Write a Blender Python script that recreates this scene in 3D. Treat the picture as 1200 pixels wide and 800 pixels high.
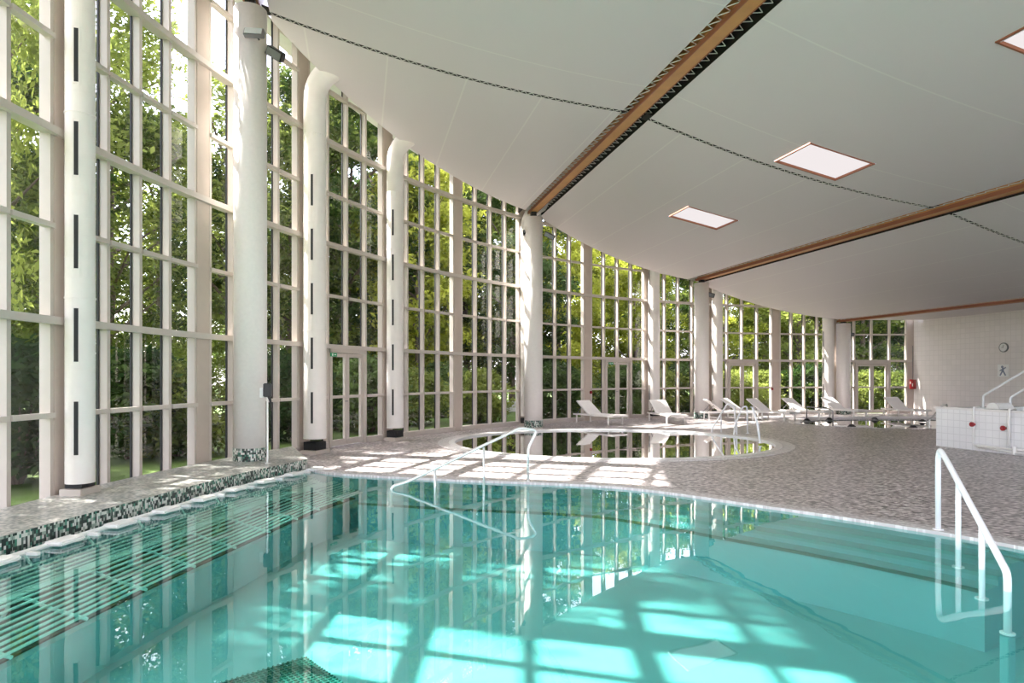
import bpy, bmesh, math, random
import numpy as np
from mathutils import Vector, Matrix
from mathutils.geometry import tessellate_polygon
random.seed(7)
for o in list(bpy.data.objects): bpy.data.objects.remove(o)
SC = bpy.context.scene
COL = SC.collection
PI = math.pi
# ------------------------------------------------------------------ camera
F = 770.0
EYE = 1.55
cam_d = bpy.data.cameras.new('camera'); cam = bpy.data.objects.new('camera', cam_d); COL.objects.link(cam)
cam.location = (0, 0, EYE); cam.rotation_euler = (PI/2, 0, 0)
cam_d.sensor_width = 36; cam_d.lens = 36*F/1200; cam_d.shift_y = 41/1200; cam_d.clip_end = 400
SC.camera = cam
# ------------------------------------------------------------------ light
SUN_AZ = math.radians(-73); SUN_EL = math.radians(47.5)
SUN_DIR = Vector((math.sin(SUN_AZ)*math.cos(SUN_EL), math.cos(SUN_AZ)*math.cos(SUN_EL), math.sin(SUN_EL)))
sd = bpy.data.lights.new('sun', 'SUN'); sun = bpy.data.objects.new('sun', sd); COL.objects.link(sun)
sd.energy = 19.0; sd.angle = math.radians(0.7); sd.color = (1.0, 0.94, 0.90)
sun.rotation_euler = SUN_DIR.to_track_quat('Z', 'Y').to_euler()
W = bpy.data.worlds.new('world'); SC.world = W; W.use_nodes = True
wn = W.node_tree.nodes; wl = W.node_tree.links
sky = wn.new('ShaderNodeTexSky'); sky.sky_type = 'NISHITA'; sky.sun_disc = False
sky.sun_elevation = SUN_EL; sky.sun_rotation = SUN_AZ; sky.air_density = 1.0; sky.dust_density = 3.0
bg = wn['Background']; bg.inputs[1].default_value = 0.8
mixc = wn.new('ShaderNodeMix'); mixc.data_type = 'RGBA'; mixc.inputs[0].default_value = 0.45
mixc.inputs[7].default_value = (5.7, 5.05, 5.9, 1)
wl.new(sky.outputs[0], mixc.inputs[6]); wl.new(mixc.outputs[2], bg.inputs[0])
SC.view_settings.view_transform = 'Standard'; SC.view_settings.look = 'None'
SC.view_settings.exposure = 0.63; SC.view_settings.gamma = 1.0
SC.view_settings.use_curve_mapping = False

# ------------------------------------------------------------------ materials
def mat(name):
    m = bpy.data.materials.new(name); m.use_nodes = True
    return m, m.node_tree.nodes, m.node_tree.links, m.node_tree.nodes['Principled BSDF']
def simple(name, col, rough=0.5, metal=0.0, var=0.06, scale=6.0, bump=0.0):
    m, n, l, b = mat(name)
    b.inputs['Roughness'].default_value = rough; b.inputs['Metallic'].default_value = metal
    tc = n.new('ShaderNodeTexCoord'); nz = n.new('ShaderNodeTexNoise'); nz.inputs['Scale'].default_value = scale
    nz.inputs['Detail'].default_value = 4
    l.new(tc.outputs['Object'], nz.inputs['Vector'])
    mx = n.new('ShaderNodeMix'); mx.data_type = 'RGBA'
    mx.inputs[6].default_value = tuple(c*(1-var) for c in col)+(1,)
    mx.inputs[7].default_value = tuple(min(1, c*(1+var)) for c in col)+(1,)
    l.new(nz.outputs[0], mx.inputs[0]); l.new(mx.outputs[2], b.inputs['Base Color'])
    if bump:
        bp = n.new('ShaderNodeBump'); bp.inputs['Strength'].default_value = bump; bp.inputs['Distance'].default_value = 0.01
        l.new(nz.outputs[0], bp.inputs['Height']); l.new(bp.outputs[0], b.inputs['Normal'])
    return m
def mosaic(name, cell, stops, rough=0.3, spec=0.5, offset=0.0, coarse=0.0):
    """small random coloured tesserae"""
    m, n, l, b = mat(name)
    tc = n.new('ShaderNodeTexCoord')
    sc = n.new('ShaderNodeVectorMath'); sc.operation = 'DIVIDE'; sc.inputs[1].default_value = cell
    ad = n.new('ShaderNodeVectorMath'); ad.operation = 'ADD'; ad.inputs[1].default_value = (0.37, 0.41, 0.43)
    fl = n.new('ShaderNodeVectorMath'); fl.operation = 'FLOOR'
    wn_ = n.new('ShaderNodeTexWhiteNoise'); wn_.noise_dimensions = '3D'
    rp = n.new('ShaderNodeValToRGB'); rp.color_ramp.interpolation = 'CONSTANT'
    e = rp.color_ramp.elements
    e[0].position = 0; e[0].color = stops[0][1]+(1,)
    e[1].position = stops[1][0]; e[1].color = stops[1][1]+(1,)
    for p, c in stops[2:]:
        k = e.new(p); k.color = c+(1,)
    l.new(tc.outputs['Object'], sc.inputs[0]); l.new(sc.outputs[0], ad.inputs[0]); l.new(ad.outputs[0], fl.inputs[0])
    l.new(fl.outputs[0], wn_.inputs['Vector']); l.new(wn_.outputs['Value'], rp.inputs[0])
    l.new(rp.outputs[0], b.inputs['Base Color'])
    b.inputs['Roughness'].default_value = rough
    b.inputs['Specular IOR Level'].default_value = spec
    return m
def tiled(name, col, grout, size, rough=0.25, mortar=0.035):
    """square tiles from UVs in metres"""
    m, n, l, b = mat(name)
    uv = n.new('ShaderNodeUVMap')
    br = n.new('ShaderNodeTexBrick'); br.offset = 0.0; br.squash = 1.0
    br.inputs['Scale'].default_value = 1.0; br.inputs['Brick Width'].default_value = size; br.inputs['Row Height'].default_value = size
    br.inputs['Mortar Size'].default_value = mortar*size; br.inputs['Mortar Smooth'].default_value = 0.1
    br.inputs['Color1'].default_value = col+(1,); br.inputs['Color2'].default_value = tuple(c*0.95 for c in col)+(1,)
    br.inputs['Mortar'].default_value = grout+(1,)
    l.new(uv.outputs[0], br.inputs['Vector']); l.new(br.outputs['Color'], b.inputs['Base Color'])
    b.inputs['Roughness'].default_value = rough
    return m
def glassy(name, tint=(1, 1, 1), ior=1.5, rough=0.0, bump=None, scale=1.0, boost=1.0):
    m, n, l, b = mat(name); n.remove(b)
    out = n['Material Output']
    t = n.new('ShaderNodeBsdfTransparent'); t.inputs[0].default_value = tint+(1,)
    g = n.new('ShaderNodeBsdfGlossy'); g.inputs['Roughness'].default_value = rough; g.inputs[0].default_value = (1, 1, 1, 1)
    mx = n.new('ShaderNodeMixShader')
    ge = n.new('ShaderNodeNewGeometry'); dt = n.new('ShaderNodeVectorMath'); dt.operation = 'DOT_PRODUCT'
    l.new(ge.outputs['Incoming'], dt.inputs[0]); l.new(ge.outputs['Normal'], dt.inputs[1])
    def op(kind, a, b_=None, clamp=False):
        q = n.new('ShaderNodeMath'); q.operation = kind; q.use_clamp = clamp
        for i_, v_ in enumerate((a, b_)):
            if v_ is None: continue
            if isinstance(v_, (int, float)): q.inputs[i_].default_value = v_
            else: l.new(v_, q.inputs[i_])
        return q.outputs[0]
    f0 = ((ior-1)/(ior+1))**2
    sch = op('POWER', op('SUBTRACT', 1.0, op('ABSOLUTE', dt.outputs['Value'])), 5.0)
    fres = op('MULTIPLY', op('ADD', op('MULTIPLY', sch, 1-f0), f0), boost, True)
    l.new(fres, mx.inputs[0])
    l.new(t.outputs[0], mx.inputs[1]); l.new(g.outputs[0], mx.inputs[2]); l.new(mx.outputs[0], out.inputs['Surface'])
    if bump:
        tc = n.new('ShaderNodeTexCoord'); nz = n.new('ShaderNodeTexNoise'); nz.inputs['Scale'].default_value = scale
        nz.inputs['Detail'].default_value = 2
        bp = n.new('ShaderNodeBump'); bp.inputs['Strength'].default_value = 1.0; bp.inputs['Distance'].default_value = bump
        l.new(tc.outputs['Object'], nz.inputs['Vector']); l.new(nz.outputs[0], bp.inputs['Height'])
        l.new(bp.outputs[0], g.inputs['Normal'])
    return m
def emit(name, col, s):
    m, n, l, b = mat(name); n.remove(b)
    e = n.new('ShaderNodeEmission'); e.inputs[0].default_value = col+(1,); e.inputs[1].default_value = s
    l.new(e.outputs[0], n['Material Output'].inputs['Surface']); return m
def leafmat(name, dark, light, trans=0.4, scale=0.7):
    m, n, l, b = mat(name); n.remove(b)
    tc = n.new('ShaderNodeTexCoord'); nz = n.new('ShaderNodeTexNoise'); nz.inputs['Scale'].default_value = scale; nz.inputs['Detail'].default_value = 5
    l.new(tc.outputs['Object'], nz.inputs['Vector'])
    oi = n.new('ShaderNodeObjectInfo')
    ma = n.new('ShaderNodeMath'); ma.operation = 'MULTIPLY_ADD'; ma.inputs[1].default_value = 0.35; ma.inputs[2].default_value = -0.17
    ad = n.new('ShaderNodeMath'); ad.operation = 'ADD'
    l.new(oi.outputs['Random'], ma.inputs[0]); l.new(ma.outputs[0], ad.inputs[0]); l.new(nz.outputs[0], ad.inputs[1])
    rp = n.new('ShaderNodeValToRGB'); e = rp.color_ramp.elements
    e[0].position = 0.3; e[0].color = dark+(1,); e[1].position = 0.7; e[1].color = light+(1,)
    l.new(ad.outputs[0], rp.inputs[0])
    d = n.new('ShaderNodeBsdfDiffuse'); t = n.new('ShaderNodeBsdfTranslucent'); mx = n.new('ShaderNodeMixShader'); mx.inputs[0].default_value = trans
    l.new(rp.outputs[0], d.inputs[0]); l.new(rp.outputs[0], t.inputs[0])
    l.new(d.outputs[0], mx.inputs[1]); l.new(t.outputs[0], mx.inputs[2]); l.new(mx.outputs[0], n['Material Output'].inputs['Surface'])
    return m

M = {}
M['frame'] = simple('painted window frame', (0.56, 0.49, 0.44), 0.4)
M['pil'] = simple('beige pilaster paint', (0.52, 0.43, 0.37), 0.55)
M['col'] = simple('white column plaster', (0.82, 0.765, 0.735), 0.6, bump=0.05, scale=20)
M['gasket'] = simple('black gasket', (0.02, 0.02, 0.02), 0.6)
M['glass'] = glassy('window glass', (0.93, 0.97, 0.95), 1.45)
M['water'] = glassy('turquoise water', (0.66, 0.92, 0.88), 1.33, 0.0, bump=0.0014, scale=1.6, boost=1.15)
M['darkwater'] = glassy('dark still water', (0.5, 0.7, 0.62), 1.33, 0.0, bump=0.0012, scale=2.0, boost=2.2)
M['liner'] = simple('pale turquoise pool lining', (0.16, 0.43, 0.435), 0.6, var=0.04, scale=1.2)
M['lineredge'] = simple('dark green step nosing', (0.008, 0.13, 0.10), 0.5)
M['teal'] = simple('muted teal floor line', (0.10, 0.36, 0.33), 0.5)
M['darkliner'] = simple('dark green tile and lounger shade', (0.012, 0.045, 0.035), 0.5, var=0.4)  # pool tile, also the painted shade under the lounger bars
M['deck'] = mosaic('grey and brown floor mosaic', (0.045, 0.03, 1.0), [(0, (0.12, 0.10, 0.10)), (0.2, (0.31, 0.265, 0.265)), (0.5, (0.44, 0.39, 0.385)), (0.78, (0.66, 0.59, 0.585))], 0.34)
M['coping'] = mosaic('light coping mosaic', (0.03, 0.03, 1.0), [(0, (0.42, 0.38, 0.38)), (0.4, (0.55, 0.51, 0.51)), (0.8, (0.70, 0.66, 0.66))], 0.35)
M['coping2'] = mosaic('pale coping edge mosaic', (0.03, 0.03, 1.0), [(0, (0.55, 0.51, 0.51)), (0.5, (0.66, 0.62, 0.62)), (0.9, (0.75, 0.71, 0.71))], 0.35)
M['copwhite'] = simple('white coping stone', (0.74, 0.71, 0.70), 0.35)
M['plinth'] = mosaic('green black and white mosaic', (0.022, 0.022, 0.032), [(0, (0.015, 0.025, 0.022)), (0.30, (0.07, 0.11, 0.09)), (0.45, (0.30, 0.36, 0.31)), (0.6, (0.62, 0.62, 0.58)), (0.9, (0.05, 0.2, 0.14))], 0.3)
M['ledge'] = mosaic('pale mosaic ledge', (0.03, 0.03, 1.0), [(0, (0.24, 0.25, 0.23)), (0.3, (0.40, 0.39, 0.36)), (0.65, (0.56, 0.53, 0.49))], 0.35)
M['bar'] = simple('stainless tube', (0.50, 0.78, 0.70), 0.35, 0.0)
M['rail'] = simple('polished rail', (0.80, 0.78, 0.76), 0.25, 0.35)
M['whiterail'] = simple('white painted rail', (0.86, 0.86, 0.88), 0.3)
M['pad'] = simple('white plastic pad', (0.84, 0.82, 0.80), 0.4)
M['wood'] = simple('orange glued timber', (0.50, 0.24, 0.07), 0.45, var=0.25, scale=3)
M['woodred'] = simple('red brown timber edge', (0.30, 0.10, 0.05), 0.5)
M['void'] = simple('dark roof void', (0.02, 0.016, 0.014), 0.9)
M['rope'] = simple('white lacing rope', (0.62, 0.60, 0.56), 0.7)
M['seam'] = simple('welded seam', (0.72, 0.70, 0.67), 0.5)
M['black'] = simple('black plastic', (0.015, 0.015, 0.016), 0.4)
M['lampgrey'] = simple('grey aluminium lamp', (0.22, 0.22, 0.23), 0.4, 0.6)
M['lens'] = simple('lamp glass', (0.55, 0.56, 0.56), 0.15)
M['slot'] = simple('black slot grille', (0.012, 0.012, 0.014), 0.6)
M['duct'] = simple('white duct fabric', (0.80, 0.745, 0.71), 0.55)
M['wovenwhite'] = simple('white sling fabric', (0.80, 0.76, 0.73), 0.6)
M['loungeframe'] = simple('white lounger frame', (0.82, 0.79, 0.76), 0.4)
M['tile'] = tiled('white wall tile', (0.82, 0.77, 0.75), (0.70, 0.655, 0.635), 0.20, 0.25)
M['blocktile'] = tiled('glossy white tile', (0.86, 0.85, 0.86), (0.70, 0.69, 0.70), 0.15, 0.2, 0.045)
M['red'] = simple('red enamel', (0.30, 0.015, 0.022), 0.35)
M['green'] = simple('green sign', (0.02, 0.30, 0.12), 0.4)
M['blue'] = simple('dark pictogram', (0.22, 0.25, 0.33), 0.4)
M['white'] = simple('white plastic', (0.85, 0.85, 0.84), 0.4)
M['skylight'] = emit('glowing skylight diffuser', (1.0, 0.93, 0.93), 0.58)  # emission stands in for daylight coming through the panel
M['grass'] = simple('garden grass', (0.09, 0.15, 0.02), 0.9, var=0.5, scale=1.3)
M['stone'] = simple('pale garden stone', (0.55, 0.53, 0.48), 0.8)
M['bark'] = simple('tree bark', (0.10, 0.07, 0.05), 0.9, var=0.4, scale=8)
M['leafA'] = leafmat('fresh green leaves', (0.03, 0.06, 0.012), (0.33, 0.38, 0.085), 0.48)
M['leafB'] = leafmat('yellow green leaves', (0.07, 0.115, 0.01), (0.46, 0.48, 0.07), 0.52)
M['leafC'] = leafmat('deep green leaves', (0.018, 0.042, 0.012), (0.15, 0.22, 0.065), 0.42)
M['backwall'] = simple('white back wall', (0.78, 0.76, 0.73), 0.6)
# ceiling membrane: white opaque fabric, lighter along the seams
mm, n, l, b = mat('white membrane ceiling'); b.inputs['Base Color'].default_value = (0.62, 0.61, 0.585, 1); b.inputs['Roughness'].default_value = 0.55
uvn = n.new('ShaderNodeUVMap'); sx = n.new('ShaderNodeSeparateXYZ'); l.new(uvn.outputs[0], sx.inputs[0])
def mop(kind, a, b_):
    q = n.new('ShaderNodeMath'); q.operation = kind
    for i_, v_ in enumerate((a, b_)):
        if isinstance(v_, (int, float)): q.inputs[i_].default_value = v_
        else: l.new(v_, q.inputs[i_])
    return q.outputs[0]
def lines(c, off_, step): return mop('LESS_THAN', mop('ABSOLUTE', mop('SUBTRACT', mop('FLOORED_MODULO', mop('ADD', c, off_), step), step/2), 0), 0.016)
back_ = mop('GREATER_THAN', sx.outputs[1], 11.9)
ln_ = mop('ADD', mop('MULTIPLY', back_, lines(sx.outputs[0], 0.25, 1.43)), mop('MULTIPLY', mop('SUBTRACT', 1.0, back_), lines(sx.outputs[1], 0.9, 2.6)))
cm = n.new('ShaderNodeMix'); cm.data_type = 'RGBA'; cm.inputs[6].default_value = (0.64, 0.595, 0.60, 1); cm.inputs[7].default_value = (0.70, 0.67, 0.65, 1)
l.new(ln_, cm.inputs[0]); l.new(cm.outputs[2], b.inputs['Base Color'])
M['membrane'] = mm

# ------------------------------------------------------------------ helpers
def link(name, me, m, parent=None):
    o = bpy.data.objects.new(name, me); COL.objects.link(o)
    if m is not None and not me.materials: me.materials.append(m)
    if parent is not None: o.parent = parent
    return o
def obj(name, bm, m, parent=None, smooth=False):
    me = bpy.data.meshes.new(name)
    bmesh.ops.recalc_face_normals(bm, faces=bm.faces)
    bm.to_mesh(me); bm.free()
    if smooth:
        for p in me.polygons: p.use_smooth = True
    return link(name, me, m, parent)
def sheet(name, bm, m, parent=None):
    me = bpy.data.meshes.new(name); up(bm); bm.to_mesh(me); bm.free(); return link(name, me, m, parent)
def empty(name, loc=(0, 0, 0), rz=0):
    o = bpy.data.objects.new(name, None); COL.objects.link(o); o.location = loc; o.rotation_euler = (0, 0, rz)
    o.empty_display_size = 0.1
    return o
def tag(o, label=None, cat=None, group=None, kind=None):
    if label: o['label'] = label
    if cat: o['category'] = cat
    if group: o['group'] = group
    if kind: o['kind'] = kind
    return o
def B(): return bmesh.new()
def box(bm, c, size, rz=0, bevel=0):
    m = Matrix.Translation(c) @ Matrix.Rotation(rz, 4, 'Z') @ Matrix.Diagonal((size[0], size[1], size[2], 1))
    r = bmesh.ops.create_cube(bm, size=1, matrix=m)
    if bevel:
        es = list({e for v in r['verts'] for e in v.link_edges})
        bmesh.ops.bevel(bm, geom=es, offset=bevel, segments=2, affect='EDGES')
def boxM(bm, mtx, size, bevel=0):
    r = bmesh.ops.create_cube(bm, size=1, matrix=mtx @ Matrix.Diagonal((size[0], size[1], size[2], 1)))
    if bevel:
        es = list({e for v in r['verts'] for e in v.link_edges})
        bmesh.ops.bevel(bm, geom=es, offset=bevel, segments=2, affect='EDGES')
def wallbox(bm, p, q, depth, z0, z1, inset=0.0):
    """box along the plan segment p-q"""
    p = Vector(p); q = Vector(q); d = q-p; a = math.atan2(d.y, d.x); c = (p+q)/2
    nrm = Vector((-math.sin(a), math.cos(a)))
    c = c + nrm*inset
    box(bm, (c.x, c.y, (z0+z1)/2), (d.length, depth, z1-z0), a)
def cyl(bm, p, r, z0, z1, seg=24, r2=None):
    bmesh.ops.create_cone(bm, cap_ends=True, segments=seg, radius1=r, radius2=r if r2 is None else r2, depth=z1-z0,
                          matrix=Matrix.Translation((p[0], p[1], (z0+z1)/2)))
def cylM(bm, mtx, r, h, seg=16, r2=None):
    bmesh.ops.create_cone(bm, cap_ends=True, segments=seg, radius1=r, radius2=r if r2 is None else r2, depth=h, matrix=mtx)
def roundpath(pts, rad=0.08, n=5):
    pts = [Vector(p) for p in pts]; out = [pts[0]]
    for i in range(1, len(pts)-1):
        a, b_, c = pts[i-1], pts[i], pts[i+1]
        d1 = (a-b_); d2 = (c-b_); k = min(rad, d1.length*0.45, d2.length*0.45)
        s = b_+d1.normalized()*k; e = b_+d2.normalized()*k
        for j in range(n+1):
            t = j/n; out.append(s*(1-t)**2+b_*2*t*(1-t)+e*t*t)
    out.append(pts[-1]); return out
def tube(bm, pts, r, seg=10, cap=True):
    pts = [Vector(p) for p in pts]
    rs = r if isinstance(r, (list, tuple)) else [r]*len(pts)
    rings = []; up = None
    for i, p in enumerate(pts):
        t = (pts[min(i+1, len(pts)-1)]-pts[max(i-1, 0)]).normalized()
        if up is None:
            up = Vector((0, 0, 1)) if abs(t.z) < 0.9 else Vector((1, 0, 0))
        x = t.cross(up)
        if x.length < 1e-4: x = t.cross(Vector((0, 1, 0)))
        x.normalize(); y = x.cross(t).normalized(); up = y
        rings.append([bm.verts.new(p+(x*math.cos(2*PI*k/seg)+y*math.sin(2*PI*k/seg))*rs[i]) for k in range(seg)])
    for a, b_ in zip(rings, rings[1:]):
        for k in range(seg):
            bm.faces.new((a[k], a[(k+1) % seg], b_[(k+1) % seg], b_[k]))
    if cap:
        bm.faces.new(rings[0][::-1]); bm.faces.new(rings[-1])
def up(bm):
    bm.normal_update()
    for f in bm.faces:
        if f.normal.z < 0: f.normal_flip()
    return bm
def poly(bm, loops, z):
    """flat polygon with holes"""
    vl = [[Vector((x, y, z)) for x, y in lp] for lp in loops]
    flat = [v for lp in vl for v in lp]; vs = [bm.verts.new(v) for v in flat]
    for t in tessellate_polygon(vl):
        try: bm.faces.new([vs[i] for i in t])
        except ValueError: pass
def skirt(bm, loop, z0, z1, closed=True):
    a = [bm.verts.new((x, y, z0)) for x, y in loop]; b_ = [bm.verts.new((x, y, z1)) for x, y in loop]
    n_ = len(loop)
    for i in range(n_ if closed else n_-1):
        j = (i+1) % n_; bm.faces.new((a[i], a[j], b_[j], b_[i]))
def slab(bm, loop, z0, z1):
    poly(bm, [loop], z1); poly(bm, [loop], z0); skirt(bm, loop, z0, z1)
def strip(bm, A, Bp, z0, z1=None):
    """band between two plan polylines, with thickness"""
    z1 = z0 if z1 is None else z1
    def row(P, z): return [bm.verts.new((x, y, z)) for x, y in P]
    a1, b1 = row(A, z1), row(Bp, z1)
    for i in range(len(A)-1): bm.faces.new((a1[i], a1[i+1], b1[i+1], b1[i]))
    if z1 != z0:
        a0, b0 = row(A, z0), row(Bp, z0)
        for i in range(len(A)-1):
            bm.faces.new((a0[i], a0[i+1], b0[i+1], b0[i])); bm.faces.new((a0[i], a0[i+1], a1[i+1], a1[i])); bm.faces.new((b0[i], b0[i+1], b1[i+1], b1[i]))
        bm.faces.new((a0[0], b0[0], b1[0], a1[0])); bm.faces.new((a0[-1], b0[-1], b1[-1], a1[-1]))
def catmull(P, n=8):
    P = [Vector(p) for p in P]; out = []
    Q = [P[0]*2-P[1]]+P+[P[-1]*2-P[-2]]
    for i in range(1, len(Q)-2):
        a, b_, c, d = Q[i-1:i+3]
        for k in range(n):
            t = k/n
            out.append(0.5*((2*b_)+(c-a)*t+(2*a-5*b_+4*c-d)*t*t+(3*b_-a-3*c+d)*t**3))
    out.append(P[-1]); return [(p.x, p.y) for p in out]
def offset(P, d):
    """offset an open polyline to its right by d"""
    out = []
    for i, p in enumerate(P):
        a = Vector(P[max(i-1, 0)]); b_ = Vector(P[min(i+1, len(P)-1)]); t = (b_-a).normalized()
        out.append((p[0]+t.y*d, p[1]-t.x*d))
    return out
def copy_tree(o, parent=None):
    c = o.copy(); COL.objects.link(c)
    if parent is not None:
        c.parent = parent; c.matrix_parent_inverse = o.matrix_parent_inverse
    for ch in list(o.children): copy_tree(ch, c)
    return c
def quadUV(bm, verts, uvs):
    uvl = bm.loops.layers.uv.verify()
    f = bm.faces.new([bm.verts.new(v) for v in verts])
    for lp, u in zip(f.loops, uvs): lp[uvl].uv = u

# ------------------------------------------------------------------ plan geometry
CX, CY, R = 15.516, 6.629, 20.95
S = 1.1
def on_circle(px, r=R):
    """angle on the circle whose direction from the eye is image column px"""
    dx, dy = (px-600)/F, 1.0
    a = dx*dx+dy*dy; b_ = -2*(dx*CX+dy*CY); c = CX*CX+CY*CY-r*r
    t = (-b_+math.sqrt(b_*b_-4*a*c))/(2*a)
    return math.atan2(t*dy-CY, t*dx-CX) % (2*PI)
def cp(a, r=R): return Vector((CX+r*math.cos(a), CY+r*math.sin(a)))
PX = [67, 233, 352, 451, 534, 611, 687, 758, 830, 908, 976, 1067]
ANG = [on_circle(x) for x in PX]
da = ANG[0]-ANG[1]
ANG = [ANG[0]+0.1415*k for k in (4, 3, 2, 1)]+ANG           # 16 pilasters, index 4 is the first in view
TV = Vector((0.975, 0.224)); WV = Vector((-0.224, 0.975))   # across / along the roof beams
def tw(t, w): return TV*t+WV*w
BT = [-1.80, 5.20, 12.35, 19.30]
BZ = [7.80, 6.60, 5.15, 3.80]
def zbeam(t):
    ts = [-9.0]+BT+[40]; zs = [9.2]+BZ+[3.86]
    for i in range(len(ts)-1):
        if ts[i] <= t <= ts[i+1]: return zs[i]+(zs[i+1]-zs[i])*(t-ts[i])/(ts[i+1]-ts[i])
    return zs[-1] if t > 0 else zs[0]
def zmem(t):
    z = zbeam(t)+0.06
    for a, b_ in zip(BT, BT[1:]):
        if a < t < b_: z -= 0.22*4*(t-a)*(b_-t)/(b_-a)**2
    return z
RE = R-0.62
def glass_top(a):
    p = cp(a); return zmem(p.dot(TV))+0.62

# ================================================================== STRUCTURE
WALLX0 = Vector((16.75, 27.40)); UD = Vector((0.224, -0.975))
wall_end = WALLX0+UD*33.5          # right wall runs back towards the camera side
arc_in = [tuple(cp(a, R+0.10)) for a in np.linspace(ANG[0], ANG[-1], 90)]
room_loop = arc_in+[tuple(WALLX0), tuple(wall_end)]

# pool outline (water side of the coping)
edge_right = catmull([(-3.42, 10.95), (-2.70, 10.40), (-0.82, 9.80), (1.45, 9.18), (3.03, 7.80), (4.05, 6.73), (4.63, 5.93), (5.35, 4.5), (5.7, 3.0), (5.75, 1.9)], 7)
plinth_line = catmull([(-4.62, 1.9), (-4.55, 3.8), (-4.40, 5.65), (-4.12, 7.70), (-3.87, 9.33), (-3.42, 10.95)], 6)
pool_loop = plinth_line+edge_right[1:]
RPC = (2.35, 15.65); RA, RB = 3.72, 3.32
def ell(c, a, b_, n=72, rot=0.0):
    return [(c[0]+a*math.cos(2*PI*k/n)*math.cos(rot)-b_*math.sin(2*PI*k/n)*math.sin(rot),
             c[1]+a*math.cos(2*PI*k/n)*math.sin(rot)+b_*math.sin(2*PI*k/n)*math.cos(rot)) for k in range(n)]
round_in = ell(RPC, RA, RB)
far_loop = [(p[0], p[1]) for p in ell((12.6, 21.45), 3.1, 2.05, 48)]
# stretch the right half of the far pool into a straight run
far_loop = [(x if x < 12.6 else x+1.6, y) for x, y in far_loop]

def holegrow(loop, d):
    c = Vector((sum(p[0] for p in loop)/len(loop), sum(p[1] for p in loop)/len(loop)))
    return [tuple(Vector(p)+(Vector(p)-c).normalized()*d) for p in loop]
bm = B(); poly(bm, [room_loop, pool_loop, round_in, far_loop], 0.0)
tag(obj('floor', bm, M['deck']), kind='structure')

# right tiled wall (with thickness), unseen back wall opened up for sky fill
def uvwall(name, p, q, z0, z1, m, thick=0.2):
    p = Vector(p); q = Vector(q); d = (q-p); L = d.length; nr = Vector((d.y, -d.x)).normalized()
    bm = B()
    P = [p, q]; Q = [p-nr*thick, q-nr*thick]
    def v(a, z): return (a.x, a.y, z)
    quadUV(bm, [v(p, z0), v(q, z0), v(q, z1), v(p, z1)], [(0, z0), (L, z0), (L, z1), (0, z1)])
    quadUV(bm, [v(Q[0], z0), v(Q[1], z0), v(Q[1], z1), v(Q[0], z1)], [(0, z0), (L, z0), (L, z1), (0, z1)])
    quadUV(bm, [v(p, z1), v(q, z1), v(Q[1], z1), v(Q[0], z1)], [(0, 0), (L, 0), (L, thick), (0, thick)])
    quadUV(bm, [v(p, z0), v(p, z1), v(Q[0], z1), v(Q[0], z0)], [(0, 0), (0, z1), (thick, z1), (thick, 0)])
    quadUV(bm, [v(q, z0), v(q, z1), v(Q[1], z1), v(Q[1], z0)], [(0, 0), (0, z1), (thick, z1), (thick, 0)])
    return tag(obj(name, bm, m), kind='structure')
uvwall('wall_right', WALLX0, wall_end, -0.1, 4.1, M['tile'], 0.2)
back0 = cp(ANG[0], R+0.1)
bm = B(); wd = (wall_end-back0); wL = wd.length; wd.normalize(); nb = 9
wallbox(bm, back0, wall_end, 0.2, -0.1, 0.5)
for k in range(nb+1):
    c = back0+wd*(wL*k/nb); wallbox(bm, c-wd*0.12, c+wd*0.12, 0.2, 0.5, 9.5 if k < 4 else 7)
for z in (2.6, 4.8): wallbox(bm, back0, wall_end, 0.1, z-0.04, z+0.04)
tag(obj('wall_back', bm, M['backwall']), kind='structure')
bm = B(); bm.faces.new([bm.verts.new((v.x, v.y, z)) for v, z in ((back0, 0.5), (wall_end, 0.5), (wall_end, 4.6), (back0, 9.3))])
tag(obj('window_30', bm, M['glass']), kind='structure')  # unseen glazing, added to bring in sky fill from behind

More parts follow.
